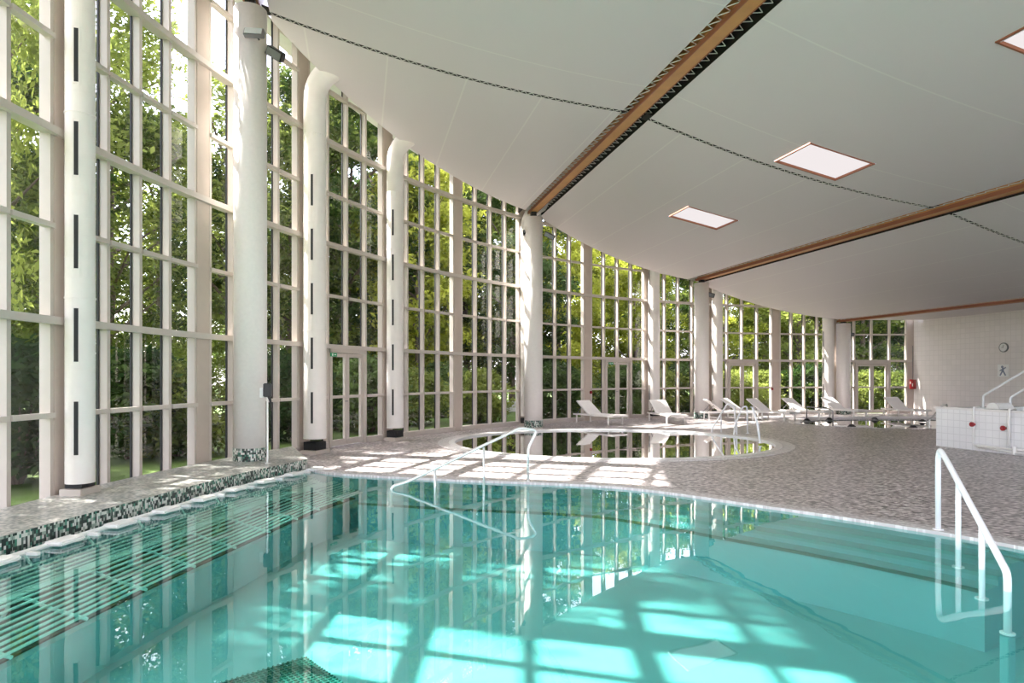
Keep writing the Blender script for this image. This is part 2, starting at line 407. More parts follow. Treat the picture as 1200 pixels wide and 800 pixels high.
# ---- ceiling membrane panels
ct, cw = Vector((CX, CY)).dot(TV), Vector((CX, CY)).dot(WV)
def wedge(t, r=RE):
    k = r*r-(t-ct)**2
    return cw+math.sqrt(k) if k > 0 else None
LACE = 11.9
SKY = [(8.78, 15.75), (8.78, 11.12), (8.70, 6.35)]; SKW, SKH = 0.72, 0.54
GAP = 0.28
bm = B(); spans = []
tl = ct-RE+0.02
bounds = [(tl, BT[0]-GAP)]+[(a+GAP, b_-GAP) for a, b_ in zip(BT, BT[1:])]+[(BT[3]+GAP, 22.6)]
wback = -7.6
for bi, (t0, t1) in enumerate(bounds):
    ts = sorted(set(np.linspace(t0, t1, 15).tolist()+([8.78-SKW, 8.78+SKW] if bi == 2 else [])))
    wmax_front = LACE-0.045
    wsf = sorted(set(np.linspace(wback, wmax_front, 14).tolist()+([11.12-SKH, 11.12+SKH, 6.35-SKH, 6.35+SKH] if bi == 2 else [])))
    for ta, tb in zip(ts, ts[1:]):
        za, zb = zmem(ta), zmem(tb); ea, eb = wedge(ta), wedge(tb)
        if ea is None or eb is None: continue
        # rows: front panel up to the lacing, back panel beyond
        rows = [(a, b_) for a, b_ in zip(wsf, wsf[1:])]
        for a, b_ in rows:
            tm = (ta+tb)/2; wm = (a+b_)/2
            if any(abs(tm-s[0]) < SKW and abs(wm-s[1]) < SKH for s in SKY): continue
            lo_a, hi_a = min(a, ea), min(b_, ea); lo_b, hi_b = min(a, eb), min(b_, eb)
            if hi_a-lo_a < 1e-4 and hi_b-lo_b < 1e-4: continue
            pts = [tw(ta, lo_a).to_3d()+Vector((0, 0, za)), tw(tb, lo_b).to_3d()+Vector((0, 0, zb)), tw(tb, hi_b).to_3d()+Vector((0, 0, zb)), tw(ta, hi_a).to_3d()+Vector((0, 0, za))]
            bm.faces.new([bm.verts.new(p) for p in pts])
        if max(ea, eb) > LACE+0.05:
            wb = [LACE+0.045]+([15.75-SKH, 15.75+SKH] if bi == 2 else [15.0])
            wb = [w for w in wb]
            for k, a in enumerate(wb):
                last = k == len(wb)-1
                tm = (ta+tb)/2
                na, nb = (ea, eb) if last else (min(wb[k+1], ea), min(wb[k+1], eb))
                wm = (a+na)/2
                if any(abs(tm-s[0]) < SKW and abs(wm-s[1]) < SKH for s in SKY): continue
                aa, ab = min(a, ea), min(a, eb)
                if na-aa < 1e-4 and nb-ab < 1e-4: continue
                pts = [tw(ta, aa).to_3d()+Vector((0, 0, za)), tw(tb, ab).to_3d()+Vector((0, 0, zb)), tw(tb, nb).to_3d()+Vector((0, 0, zb)), tw(ta, na).to_3d()+Vector((0, 0, za))]
                bm.faces.new([bm.verts.new(p) for p in pts])
bmesh.ops.remove_doubles(bm, verts=bm.verts, dist=0.0005)
uvl = bm.loops.layers.uv.verify()
for f in bm.faces:
    for lp_ in f.loops:
        v2 = lp_.vert.co.to_2d(); lp_[uvl].uv = (v2.dot(TV), v2.dot(WV))
ceil = tag(obj('ceiling', bm, M['membrane'], smooth=True), kind='structure')
# dark voids above the lacing gaps, lacing ropes, seams
bmv = B(); bml = B()
def cell(bm, t0, t1, w0, w1, z0, z1):
    c = tw((t0+t1)/2, (w0+w1)/2)
    boxM(bm, Matrix.Translation((c.x, c.y, (z0+z1)/2)) @ Matrix.Rotation(math.atan2(TV.y, TV.x), 4, 'Z'), (t1-t0, w1-w0, z1-z0))
for i, t in enumerate(BT):
    we = wedge(t) if wedge(t) else 12
    z = zbeam(t)
    cell(bmv, t-GAP-0.10, t+GAP+0.10, wback, we+0.3, z+0.62, z+0.66)
    for s in (-1, 1):
        cell(bmv, t+s*(GAP+0.08)-0.02, t+s*(GAP+0.08)+0.02, wback, we+0.3, zmem(t+s*(GAP+0.08))+0.02, z+0.64)
    # zigzag lacing between membrane hem and beam
    for s in (-1, 1):
        w = max(wback, 1.0); k = 0; pitch = 0.12
        ti, to = t+s*0.125, t+s*(GAP+0.01)
        while w < we-0.1:
            a = tw(ti if k % 2 else to, w); b_ = tw(to if k % 2 else ti, w+pitch)
            tube(bml, [(a.x, a.y, z+(0.09 if k % 2 else 0.06)), (b_.x, b_.y, z+(0.06 if k % 2 else 0.09))], 0.0075, 4)
            w += pitch; k += 1
for t0, t1 in bounds[:4]:
    ts = np.linspace(t0, t1, 90)
    lo = [t for t in ts if wedge(t) and wedge(t) > LACE]
    for k, (ta, tb) in enumerate(zip(lo, lo[1:])):
        a = tw(ta, LACE+(0.05 if k % 2 else -0.05)); b_ = tw(tb, LACE+(-0.05 if k % 2 else 0.05))
        tube(bml, [(a.x, a.y, zmem(ta)), (b_.x, b_.y, zmem(tb))], 0.008, 4)
    ext = [lo[0]-0.12]+lo[::3]+[lo[-1], lo[-1]+0.12] if lo else []
    for ta, tb in zip(ext, ext[1:]):
        if tb-ta < 1e-4: continue
        c = tw((ta+tb)/2, LACE)
        zc = (zmem(ta)+zmem(tb))/2; sl = math.atan2(zmem(tb)-zmem(ta), tb-ta)
        boxM(bmv, Matrix.Translation((c.x, c.y, zc+0.02)) @ Matrix.Rotation(math.atan2(TV.y, TV.x), 4, 'Z') @ Matrix.Rotation(-sl, 4, 'Y'), ((tb-ta)*1.03, 0.26, 0.015))
obj('roof_void', bmv, M['void'], ceil); obj('lacing', bml, M['rope'], ceil)
# skylights
for k, (t, w) in enumerate(SKY):
    c = tw(t, w); z = zmem(t)
    sl = math.atan2(zmem(t+0.5)-zmem(t-0.5), 1.0)
    base = Matrix.Translation((c.x, c.y, z)) @ Matrix.Rotation(math.atan2(TV.y, TV.x), 4, 'Z') @ Matrix.Rotation(-sl, 4, 'Y')
    root = tag(empty('skylight', (0, 0, 0)), ['square skylight panel in the ceiling nearest the curved glass wall, beyond the laced seam',
              'square skylight panel touching the dark laced seam between the two long beams',
              'skylight panel cut off by the top right edge of the picture'][k], 'skylight', 'square skylights in the membrane ceiling')
    bm = B()
    for sx in (-1, 1): boxM(bm, base @ Matrix.Translation((sx*(SKW-0.015), 0, 0.02)), (0.028, SKH*2, 0.06))
    for sy in (-1, 1): boxM(bm, base @ Matrix.Translation((0, sy*(SKH-0.015), 0.02)), (SKW*2, 0.028, 0.06))
    obj('frame', bm, M['woodred'], root)
    bm = B(); boxM(bm, base @ Matrix.Translation((0, 0, 0.045)), (SKW*2-0.05, SKH*2-0.05, 0.02)); obj('diffuser', bm, M['skylight'], root)

# ---- timber beams
beam_labels = ['short end of timber beam at the top of the leftmost big column', 'long orange timber beam crossing the ceiling to the top edge, above the middle column',
               'long orange timber beam over the third column, running to the right edge', 'thin dark timber beam low at the far end beside the tiled wall']
COLS = [(-4.34, 10.9, 0.26, 7.62), (0.66, 20.2, 0.28, 6.42), (7.08, 24.55, 0.265, 5.03), (13.62, 27.0, 0.27, 3.72)]
for i, t in enumerate(BT):
    x, y, r, zt = COLS[i]
    wend = Vector((x, y)).dot(WV)+0.25; tc_ = Vector((x, y)).dot(TV)
    z = BZ[i]
    root = tag(empty('roof_beam', (x, y, z)), beam_labels[i], 'beam', 'timber roof beams')
    def bb(t0, t1, z0, z1):
        bm = B(); cell(bm, t0, t1, wback, wend, z0, z1)
        bmesh.ops.translate(bm, verts=bm.verts, vec=(-x, -y, -z)); return bm
    obj('beam_web', bb(tc_-0.045, tc_+0.045, z+0.05, z+0.50), M['wood'], root)
    obj('bottom_flange', bb(tc_-0.115, tc_+0.115, z, z+0.06), M['wood'], root)
    bm = bb(tc_-0.125, tc_-0.110, z-0.01, z+0.07)
    for f in (0.115,):
        cell2 = bb(tc_+0.110, tc_+0.125, z-0.01, z+0.07); me_ = bpy.data.meshes.new('x'); cell2.to_mesh(me_); cell2.free(); bm.from_mesh(me_); bpy.data.meshes.remove(me_)
    obj('edge_strip', bm, M['woodred'], root)
    bm = B(); box(bm, (0, 0, -(z-zt)/2), (0.16, 0.16, z-zt+0.02), 0.23); box(bm, (0, 0, -(z-zt)+0.01), (0.30, 0.30, 0.02), 0.23)
    obj('bearing', bm, M['black'], root)

# ---- glazed wall, one bay after another
door_bays = {6: (1, 3), 10: (1, 3), 12: (1, 3), 14: (1, 3)}      # bay index -> panes used by the double door
wid = 0; did = 0
SILL = 0.06
def base_z(i): return 0.0
for i in range(len(ANG)):
    a = ANG[i]; hw = 0.15/R
    zt = glass_top(a)
    bm = B(); wallbox(bm, cp(a+hw), cp(a-hw), 0.16, -0.05, zt)
    tag(obj('trim_%d' % (i+1), bm, M['pil']), kind='structure')
for i in range(len(ANG)-1):
    a0 = ANG[i]-0.15/R; a1 = ANG[i+1]+0.15/R
    mv = [a0+(a1-a0)*k/4 for k in range(5)]
    wid += 1
    root = tag(empty('window_%d' % wid, (0, 0, 0)), kind='structure')
    dr = door_bays.get(i)
    bf = B(); bt = B(); bg_ = B(); bk = B()
    dtop = 2*S
    for k, m_ in enumerate(mv):
        zt = glass_top(m_)
        end = k in (0, 4); hw = (0.034 if end else 0.036)/R
        mm_ = m_-hw if k == 0 else (m_+hw if k == 4 else m_)
        z0 = dtop if (dr and dr[0] < k < dr[1]) else 0.0
        wallbox(bf, cp(mm_+hw, R-0.02), cp(mm_-hw, R-0.01), 0.12, z0, zt)
    for k in range(4):
        m0, m1 = mv[k], mv[k+1]
        zt = min(glass_top(m0), glass_top(m1))
        p, q = cp(m0), cp(m1)
        isd = dr and dr[0] <= k < dr[1]
        if not isd:
            wallbox(bf, cp(m0, R-0.02), cp(m1, R-0.02), 0.17, 0.0, 0.13)
        # glass and its black gaskets
        gp, gq = cp(m0, R+0.03), cp(m1, R+0.03)
        z0 = dtop if isd else 0.13
        bg_.faces.new([bg_.verts.new((v.x, v.y, z)) for v, z in ((gp, z0), (gq, z0), (gq, glass_top(m1)), (gp, glass_top(m0)))])
        d = (gq-gp).normalized()
        for e_, sgn in ((gp, 1), (gq, -1)):
            c0 = e_+d*sgn*0.045; c1 = e_+d*sgn*0.062
            wallbox(bk, c0, c1, 0.03, z0, zt)
        kk = 1
        while kk*S < zt-0.25:
            z = kk*S
            if kk % 2 == 0:
                wallbox(bt, cp(m0, R-0.11), cp(m1, R-0.11), 0.07, z-0.045, z+0.045)
                wallbox(bt, cp(m0, R-0.02), cp(m1, R-0.02), 0.13, z-0.03, z+0.03)
            elif not (isd and kk == 1):
                d_ = 0.034/R
                wallbox(bt, cp(m0-0.02/R, R-0.065), cp(m1+0.02/R, R-0.065), 0.10, z-0.03, z+0.03)
            kk += 1
        wallbox(bt, cp(m0, R-0.02), cp(m1, R-0.02), 0.12, zt-0.06, zt)
    for e_, a_ in ((0, ANG[i]), (1, ANG[i+1])):
        lo, hi = (a_, a_-0.16/R) if e_ == 0 else (a_+0.16/R, a_)
        kk = 2
        while kk*S < glass_top(a_)-0.25:
            wallbox(bt, cp(lo, R-0.11), cp(hi, R-0.11), 0.07, kk*S-0.045, kk*S+0.045); kk += 2
    obj('frame', bf, M['frame'], root); obj('transom', bt, M['frame'], root); obj('pane', bg_, M['glass'], root); obj('gasket', bk, M['gasket'], root)
    if dr:
        did += 1
        dre = tag(empty('door_%d' % did, (0, 0, 0)), kind='structure')
        m0, m1 = mv[dr[0]], mv[dr[1]]; p, q = cp(m0, R-0.03), cp(m1, R-0.03); d = (q-p).normalized(); L = (q-p).length
        bm = B()
        e0 = p+d*0.04; e1 = q-d*0.04
        wallbox(bm, e0, e0+d*0.05, 0.14, 0, dtop-0.04); wallbox(bm, e1-d*0.05, e1, 0.14, 0, dtop-0.04)
        wallbox(bm, e0, e1, 0.14, dtop-0.13, dtop-0.04)
        obj('door_frame', bm, M['frame'], dre)
        i0 = e0+d*0.055; i1 = e1-d*0.055; mid = (i0+i1)/2
        for a_, b_, hs in ((i0, mid-d*0.004, 1), (mid+d*0.004, i1, -1)):
            bm = B()
            wallbox(bm, a_, a_+d*0.075, 0.06, 0.03, dtop-0.14); wallbox(bm, b_-d*0.075, b_, 0.06, 0.03, dtop-0.14)
            wallbox(bm, a_, b_, 0.058, 0.03, 0.16); wallbox(bm, a_, b_, 0.058, dtop-0.22, dtop-0.14); wallbox(bm, a_, b_, 0.058, S-0.03, S+0.03)
            lf = obj('door_leaf', bm, M['frame'], dre)
            bm = B(); g0, g1 = a_+d*0.05, b_-d*0.05
            bm.faces.new([bm.verts.new((v.x, v.y, z)) for v, z in ((g0, .1), (g1, .1), (g1, dtop-.18), (g0, dtop-.18))])
            obj('pane', bm, M['glass'], lf)
            if hs == 1:
                nn = Vector((d.y, -d.x)); hp = b_-d*0.04
                bm = B()
                tube(bm, roundpath([(hp.x, hp.y, 1.0), (hp.x+nn.x*.09, hp.y+nn.y*.09, 1.0), (hp.x+nn.x*.09-d.x*.1, hp.y+nn.y*.09-d.y*.1, 1.0)], .02), 0.01, 8)
                obj('door_handle', bm, M['lampgrey'], lf)

# eaves ring closing the gap between membrane edge and glass
bm = B(); aa = np.linspace(ANG[0], ANG[-1], 120)
prev = None
for a in aa:
    pi_, pe, po = cp(a, RE-0.02), cp(a, RE-0.02), cp(a, R+0.45)
    zi = zmem(cp(a, RE).dot(TV)); zo = glass_top(a)
    row = [bm.verts.new((pi_.x, pi_.y, zi+0.01)), bm.verts.new((pe.x, pe.y, zo)), bm.verts.new((po.x, po.y, zo)), bm.verts.new((po.x, po.y, zo+0.25)), bm.verts.new((pe.x, pe.y, zo+0.25))]
    if prev:
        for k in range(4): bm.faces.new((prev[k], prev[k+1], row[k+1], row[k]))
    prev = row
tag(obj('trim_20', bm, M['backwall']), kind='structure')

# ---- mosaic plinth between pool and glass
pl_out = [tuple(cp(a, R-0.10)) for a in np.linspace(ANG[1], on_circle(343, R-0.1), 40)]
pl_in = plinth_line+[(-3.44, 11.05)]
lp = pl_in+[tuple(v) for v in pl_out[::-1]]
PT = 0.17
root = tag(empty('mosaic_plinth', (-4.4, 6, 0)), 'low raised plinth of green, black and white mosaic between the pool and the left windows', 'plinth')
def shift(bm, v): bmesh.ops.translate(bm, verts=bm.verts, vec=v); return bm
bm = B(); skirt(bm, lp, -0.3, PT); obj('mosaic_face', shift(bm, (4.4, -6, 0)), M['plinth'], root)
bm = B(); poly(bm, [lp], PT+0.001); obj('ledge_top', shift(bm, (4.4, -6, 0)), M['ledge'], root)

# ================================================================== MAIN POOL
pool = tag(empty('swimming_pool', (0, 6, 0)), 'large turquoise indoor pool filling the foreground', 'pool')
PO = (0, -6, 0)
FZ = -0.78; WZ = -0.015
bm = B(); poly(bm, [pool_loop], FZ); skirt(bm, pool_loop, FZ, -0.0); obj('basin', shift(bm, PO), M['liner'], pool)
bm = B(); poly(bm, [pool_loop], WZ); sheet('water', shift(bm, PO), M['water'], pool)
# coping band
eo = offset(edge_right, -0.02); eo2 = offset(edge_right, -0.26)
bm = B(); strip(bm, edge_right, eo2, 0.001, 0.012); obj('coping', shift(bm, PO), M['coping'], pool)
bm = B(); strip(bm, offset(edge_right, 0.02), offset(edge_right, -0.07), -0.02, 0.016); obj('coping_edge', shift(bm, PO), M['coping2'], pool)
# steps: three shallow treads along the curved side, ending radially near the right rail
stop = min(range(len(edge_right)), key=lambda k: (Vector(edge_right[k])-Vector((4.60, 6.0))).length)
start = min(range(len(edge_right)), key=lambda k: (Vector(edge_right[k])-Vector((-1.9, 10.1))).length)
seg = edge_right[start:stop+1]
for k, (w_, z_) in enumerate(((0.27, -0.10), (0.50, -0.18), (0.74, -0.26))):
    bm = B(); strip(bm, seg, offset(seg, w_), FZ if k == 2 else z_-0.09, z_-0.0*k); obj('step', shift(bm, PO), M['liner'], pool)
    bm = B(); strip(bm, offset(seg, w_-0.004), offset(seg, w_+0.010), z_-0.030, z_+0.003); nb_ = obj('step_nosing', shift(bm, PO), M['lineredge'] if k == 2 else M['teal'], pool)
bm = B(); box(bm, (3.62, 4.80, (FZ-0.34)/2), (0.07, 0.07, -0.34-FZ), 0.3, 0.005); obj('rail_footing', shift(bm, PO), M['liner'], pool)
# floor inlet grate bottom left of centre
bm = B()
gc = Vector((-1.72, 4.85)); 
for k in range(-9, 10):
    box(bm, (gc.x+k*0.04, gc.y-6, FZ+0.03), (0.012, 0.78, 0.012)); box(bm, (gc.x, gc.y-6+k*0.04, FZ+0.032), (0.78, 0.012, 0.012))
bmesh.ops.rotate(bm, cent=(gc.x, gc.y-6, 0), matrix=Matrix.Rotation(0.75, 3, 'Z'), verts=bm.verts)
tg = obj('floor_grate', bm, M['lineredge'], pool)
# bench block under the bar loungers, topped by a strip painted as shade
off = offset(plinth_line, 1.12)
bm = B(); strip(bm, offset(plinth_line, 0.02), offset(plinth_line, 1.18), FZ, -0.37); obj('bench_block', shift(bm, PO), M['liner'], pool)
bm = B(); strip(bm, offset(plinth_line, 0.02), offset(plinth_line, 1.10), -0.369, -0.355); obj('recess_shade', shift(bm, PO), M['darkliner'], pool)

# underwater bar lounge along the plinth
def zbar(u):   # profile across the bench, u = distance from the plinth face
    return -0.07-0.10*min(1, max(0, (u-0.1)/0.35))+0.05*math.exp(-((u-0.72)/0.12)**2)-0.07*max(0, (u-0.85))/0.3
root = tag(empty('underwater_lounger', (-4.2, 5, 0)), 'long underwater lounging bench of parallel tubes along the mosaic plinth', 'bench')
SO = (4.2, -5, 0)
for k in range(19):
    u = 0.20+k*0.057
    P = offset(plinth_line, u); bm = B()
    tube(bm, [(x, y, zbar(u)) for x, y in P], 0.011, 6); obj('bar', shift(bm, SO), M['bar'], root)
bm = B(); tube(bm, [(x, y, 0.0) for x, y in offset(plinth_line, 0.09)], 0.026, 8); obj('top_rail', shift(bm, SO), M['pad'], root)
# cumulative length for spacing along the plinth
def along(P, s):
    acc = 0
    for a, b_ in zip(P, P[1:]):
        d = (Vector(b_)-Vector(a)); 
        if acc+d.length >= s:
            q = Vector(a)+d*((s-acc)/d.length); return q, d.normalized()
        acc += d.length
    return Vector(P[-1]), d.normalized()
for k in range(13):
    q, d = along(plinth_line, 0.33+0.715*k)
    nr = Vector((d.y, -d.x))
    if k > 0 or True:
        pts = [(q+nr*u).to_3d()+Vector((0, 0, zbar(u)-0.02 if u > 0.15 else 0.0)) for u in np.linspace(0.07, 1.25, 14)]
        bm = B(); tube(bm, pts, 0.014, 6); obj('cross_rib', shift(bm, SO), M['bar'], root)
        pts = [(q+nr*u).to_3d()+Vector((0, 0, z)) for u, z in ((0.62, zbar(0.62)-0.01), (0.58, -0.28), (0.45, -0.36))]
        bm = B(); tube(bm, roundpath(pts, 0.1), 0.014, 6); obj('support', shift(bm, SO), M['bar'], root)
    bm = B(); b0 = (q+nr*0.13)
    box(bm, (b0.x, b0.y, -0.005), (0.035, 0.20, 0.03), math.atan2(d.y, d.x)); obj('bracket', shift(bm, SO), M['pad'], root)
    q, d = along(plinth_line, 0.33+0.715*k+0.37); nr = Vector((d.y, -d.x)); c = q+nr*0.16
    bm = B(); box(bm, (c.x, c.y, 0.018), (0.30, 0.19, 0.04), math.atan2(d.y, d.x), 0.015); obj('head_pad', shift(bm, SO), M['pad'], root)

# ================================================================== ROUND POOL AND FAR POOL
rp_ = tag(empty('round_pool', (RPC[0], RPC[1], 0)), 'round dark-water pool with pale double coping in the middle of the deck', 'pool')
RO = (-RPC[0], -RPC[1], 0)
bm = B(); poly(bm, [round_in], -0.9); skirt(bm, round_in, -0.9, 0.0); obj('basin', shift(bm, RO), M['darkliner'], rp_)
bm = B(); poly(bm, [round_in], -0.015); sheet('water', shift(bm, RO), M['darkwater'], rp_)
def closed(P): return list(P)+[P[0]]
bm = B(); strip(bm, closed(ell(RPC, RA-0.02, RB-0.02)), closed(ell(RPC, RA+0.13, RB+0.13)), -0.02, 0.018); obj('coping_inner', shift(bm, RO), M['copwhite'], rp_)
bm = B(); strip(bm, closed(ell(RPC, RA+0.15, RB+0.15)), closed(ell(RPC, RA+0.38, RB+0.38)), 0.001, 0.014); obj('coping', shift(bm, RO), M['coping2'], rp_)
fp = tag(empty('far_pool', (12.6, 21.4, 0)), 'small dark-green pool at the far right before the tiled wall', 'pool')
FO = (-12.6, -21.4, 0)
bm = B(); poly(bm, [far_loop], -0.7); skirt(bm, far_loop, -0.7, 0.0); obj('basin', shift(bm, FO), M['darkliner'], fp)
bm = B(); poly(bm, [far_loop], -0.01); sheet('water', shift(bm, FO), M['darkwater'], fp)
bm = B(); strip(bm, closed(holegrow(far_loop, -0.02)), closed(holegrow(far_loop, 0.28)), 0.0, 0.015); obj('coping', shift(bm, FO), M['coping'], fp)
# raised pale strip standing in for sunlit deck beyond that pool
bm = B(); box(bm, (0, 0, 0.06), (7.6, 0.5, 0.12)); kb = obj('sunlit_deck_strip', bm, M['copwhite']); kb.location = (13.0, 24.45, -0.06); tag(kb, 'low pale strip painting sunlit deck behind the far pool, in front of the loungers', 'sunlit strip')
dome_px = [(945.5, 492.5, 'black dome fitting at the left tip of the far pool'), (972, 491.5, 'black dome fitting on the far rim, left of the thin rail'), (1025, 491, 'black dome fitting on the far rim in front of the glazed door'),
           (998, 499.5, 'black dome fitting at the near rim, left of the green reflection'), (1070, 500.5, 'black dome fitting at the near rim closest to the white tiled basin'), (1081, 493.5, 'black dome fitting at the foot of the small slanting rail')]
for x, y, lb in dome_px:
    Y = (EYE-0.02)*F/(y-441); X = (x-600)/F*Y
    root = tag(empty('dome_fitting', (X, Y, 0.012)), lb, 'fitting', 'black fittings around the far pool')
    bm = B(); bmesh.ops.create_uvsphere(bm, u_segments=16, v_segments=8, radius=0.1, matrix=Matrix.Diagonal((1, 1, 0.85, 1)))
    bmesh.ops.bisect_plane(bm, geom=bm.verts[:]+bm.edges[:]+bm.faces[:], plane_co=(0, 0, 0), plane_no=(0, 0, 1), clear_inner=True)
    obj('dome', bm, M['black'], root, True)
    bm = B(); cyl(bm, (0, 0), 0.12, 0, 0.02, 20); obj('flange', bm, M['black'], root)

# ================================================================== COLUMNS AND DUCTS
col_labels = ['tall white round column at left, standing by the end of the mosaic plinth', 'white round column behind the round pool, under the long middle beam',
              'white round column behind the profile lounger, under the third beam', 'short white round column at the far end beside the last glass doors']
for i, (x, y, r, zt) in enumerate(COLS):
    zb = PT if i == 0 else 0.0
    root = tag(empty('round_column', (x, y, zb)), col_labels[i], 'column', 'white round columns carrying the roof beams')
    bm = B(); cyl(bm, (0, 0), r, 0.20, zt-zb, 48); obj('shaft', bm, M['col'], root, False)
    for p in root.children[0].data.polygons: p.use_smooth = abs(p.normal.z) < 0.5
    bm = B(); cyl(bm, (0, 0), r+0.012, 0.0, 0.21, 48); obj('mosaic_base', bm, M['plinth'], root)
duct_labels = ['white vertical air duct at far left, in front of the first pilaster', 'white air duct with curved top just right of the big left column', 'white air duct left of the middle windows, with a bent top',
               'slim white air duct half hidden behind the middle column', 'white air duct behind the second lounger from the left', 'white air duct immediately right of the third column', 'white air duct beside the last column at the far end']
ducts = [(94, 0.155, 0.31, 0), (369, 0.225, 0.36, 1), (463, 0.205, 0.34, 1), (617, 0.19, 0.32, 1), (766.5, 0.21, 0.34, 0), (840.5, 0.21, 0.34, 0), (970.5, 0.22, 0.34, 0)]
for k, (px, r, off_, bend) in enumerate(ducts):
    a = on_circle(px, R-off_); p = cp(a, R-off_); x, y = p
    inw = (Vector((CX, CY))-p).normalized()
    root = tag(empty('air_duct', (x, y, 0)), duct_labels[k], 'duct', 'white vertical air ducts along the glass')
    ztop = zmem(cp(a, RE).dot(TV))+0.35
    zb = 0.30
    if bend:
        ze = zmem(cp(a, RE).dot(TV))-0.25
        path = roundpath([(0, 0, ze-1.0), (0, 0, ze+0.25), (inw.x*1.0, inw.y*1.0, ze+0.55)], 0.45, 7)
        bm = B(); tube(bm, path, r, 28); obj('elbow', bm, M['duct'], root, True)
        ztop = ze-0.9
    prof = [(0.001, zb), (r, zb)]; z = zb+0.24; q_ = 0
    while z < ztop-0.03:
        q_ += 1; e_ = 0.008 if q_ % 9 == 0 else 0.002; h_ = 0.018 if q_ % 9 == 0 else 0.009
        prof += [(r, z), (r+e_, z+0.001), (r+e_, z+h_), (r, z+h_+0.001)]; z += 0.24
    prof += [(r, ztop), (0.001, ztop)]
    bm = B(); rg_ = []
    for pr, pz in prof: rg_.append([bm.verts.new((pr*math.cos(2*PI*k_/36), pr*math.sin(2*PI*k_/36), pz)) for k_ in range(36)])
    for A1, A2 in zip(rg_, rg_[1:]):
        for k_ in range(36): bm.faces.new((A1[k_], A1[(k_+1) % 36], A2[(k_+1) % 36], A2[k_]))
    obj('duct_body', bm, M['duct'], root)
    # slot grilles facing the room, towards the camera side
    ca = math.atan2(-y, -x)
    sa = ca+(-0.35 if px < 300 else (-0.25 if px < 700 else -0.9))
    if px < 90+10: sa = ca-0.25
    z = 0.62+(0 if k else 0.02)
    while z+0.75 < ztop+0.2:
        c = (math.cos(sa)*(r+0.001), math.sin(sa)*(r+0.001))
        bm = B(); boxM(bm, Matrix.Translation((c[0], c[1], z+0.31)) @ Matrix.Rotation(sa, 4, 'Z'), (0.012, 0.075, 0.66)); fr_ = obj('slot_frame', bm, M['duct'], root)
        bm = B(); boxM(bm, Matrix.Translation((c[0]*1.004, c[1]*1.004, z+0.31)) @ Matrix.Rotation(sa, 4, 'Z'), (0.016, 0.045, 0.62)); obj('slot', bm, M['slot'], fr_)
        z += 1.08
    z0_ = PT if k == 0 else 0.0
    bm = B(); box(bm, (0, 0, z0_+0.16), (r*1.5, r*1.3, 0.16), a+PI/2); obj('foot_grille', bm, M['slot'], root)
    bm = B(); box(bm, (0, 0, z0_+0.035), (r*2.2, r*1.7, 0.08), a+PI/2, 0.006); obj('foot_plate', bm, M['frame'], root)

# floodlights on the columns
def flood(px, py, ci, size, tilt, kind, label, side):
    x, y, r, zt = COLS[ci]
    Y = y-0.05; X = (px-600)/F*Y; Z = EYE+(441-py)/F*Y
    root = tag(empty('floodlight', (X, Y, Z)), label, 'floodlight', 'floodlights on the columns')
    w, h, d = size
    mt = Matrix.Rotation(tilt[1], 4, 'Y') @ Matrix.Rotation(tilt[0], 4, 'X')
    bm = B(); boxM(bm, mt, (w, d, h), 0.012); obj('housing', bm, M['lampgrey'] if kind else M['black'], root)
    bm = B(); boxM(bm, mt @ Matrix.Translation((0, -d/2-0.004, 0)), (w*0.86, 0.01, h*0.8)); obj('lens', bm, M['lens'] if kind else M['lampgrey'], root)
    tx, ty = x-X, y-Y
    L = math.hypot(tx, ty); k = max(0.0, (L-r*0.9))/L if L > 0 else 0
    ax, ay = tx*k, ty*k
    if L < r: ax, ay = 0, -0.0+ty*0
    bm = B(); tube(bm, [(0, 0, 0), (ax*0.5, ay*0.5, 0.03), (ax, ay, 0.03)] if k else [(0, 0, 0), (0, 0.16, 0.0), (0, 0.2, 0)], 0.014, 8); obj('bracket', bm, M['black'], root)
flood(298, 39, 0, (0.32, 0.13, 0.10), (-0.3, 0.05), True, 'grey lamp fixed across the top of the big left column', 0)
flood(323, 63, 0, (0.30, 0.15, 0.12), (0.5, 0.55), False, 'dark floodlight hanging just right of the big left column', 1)
flood(618.5, 272, 1, (0.30, 0.15, 0.14), (-0.5, -0.2), False, 'dark floodlight on the left of the middle column', -1)
flood(644, 276, 1, (0.34, 0.14, 0.12), (0.4, 0.45), False, 'dark floodlight on the right of the middle column', 1)
flood(831, 345, 2, (0.40, 0.16, 0.10), (0.3, 0.25), False, 'dark floodlight on the right of the third column', 1)
flood(996, 391.5, 3, (0.34, 0.14, 0.08), (0.3, 0.1), False, 'small dark floodlight on the far column', 1)
# re-seat those on the column surface
for o in COL.objects:
    if o.name.startswith('floodlight') and 'grey lamp' in o.get('label', ''): o.location.y -= 0.36; o.location.x *= (o.location.y/(o.location.y+0.36)); o.location.z = EYE+(o.location.z-EYE)*(o.location.y/(o.location.y+0.36))

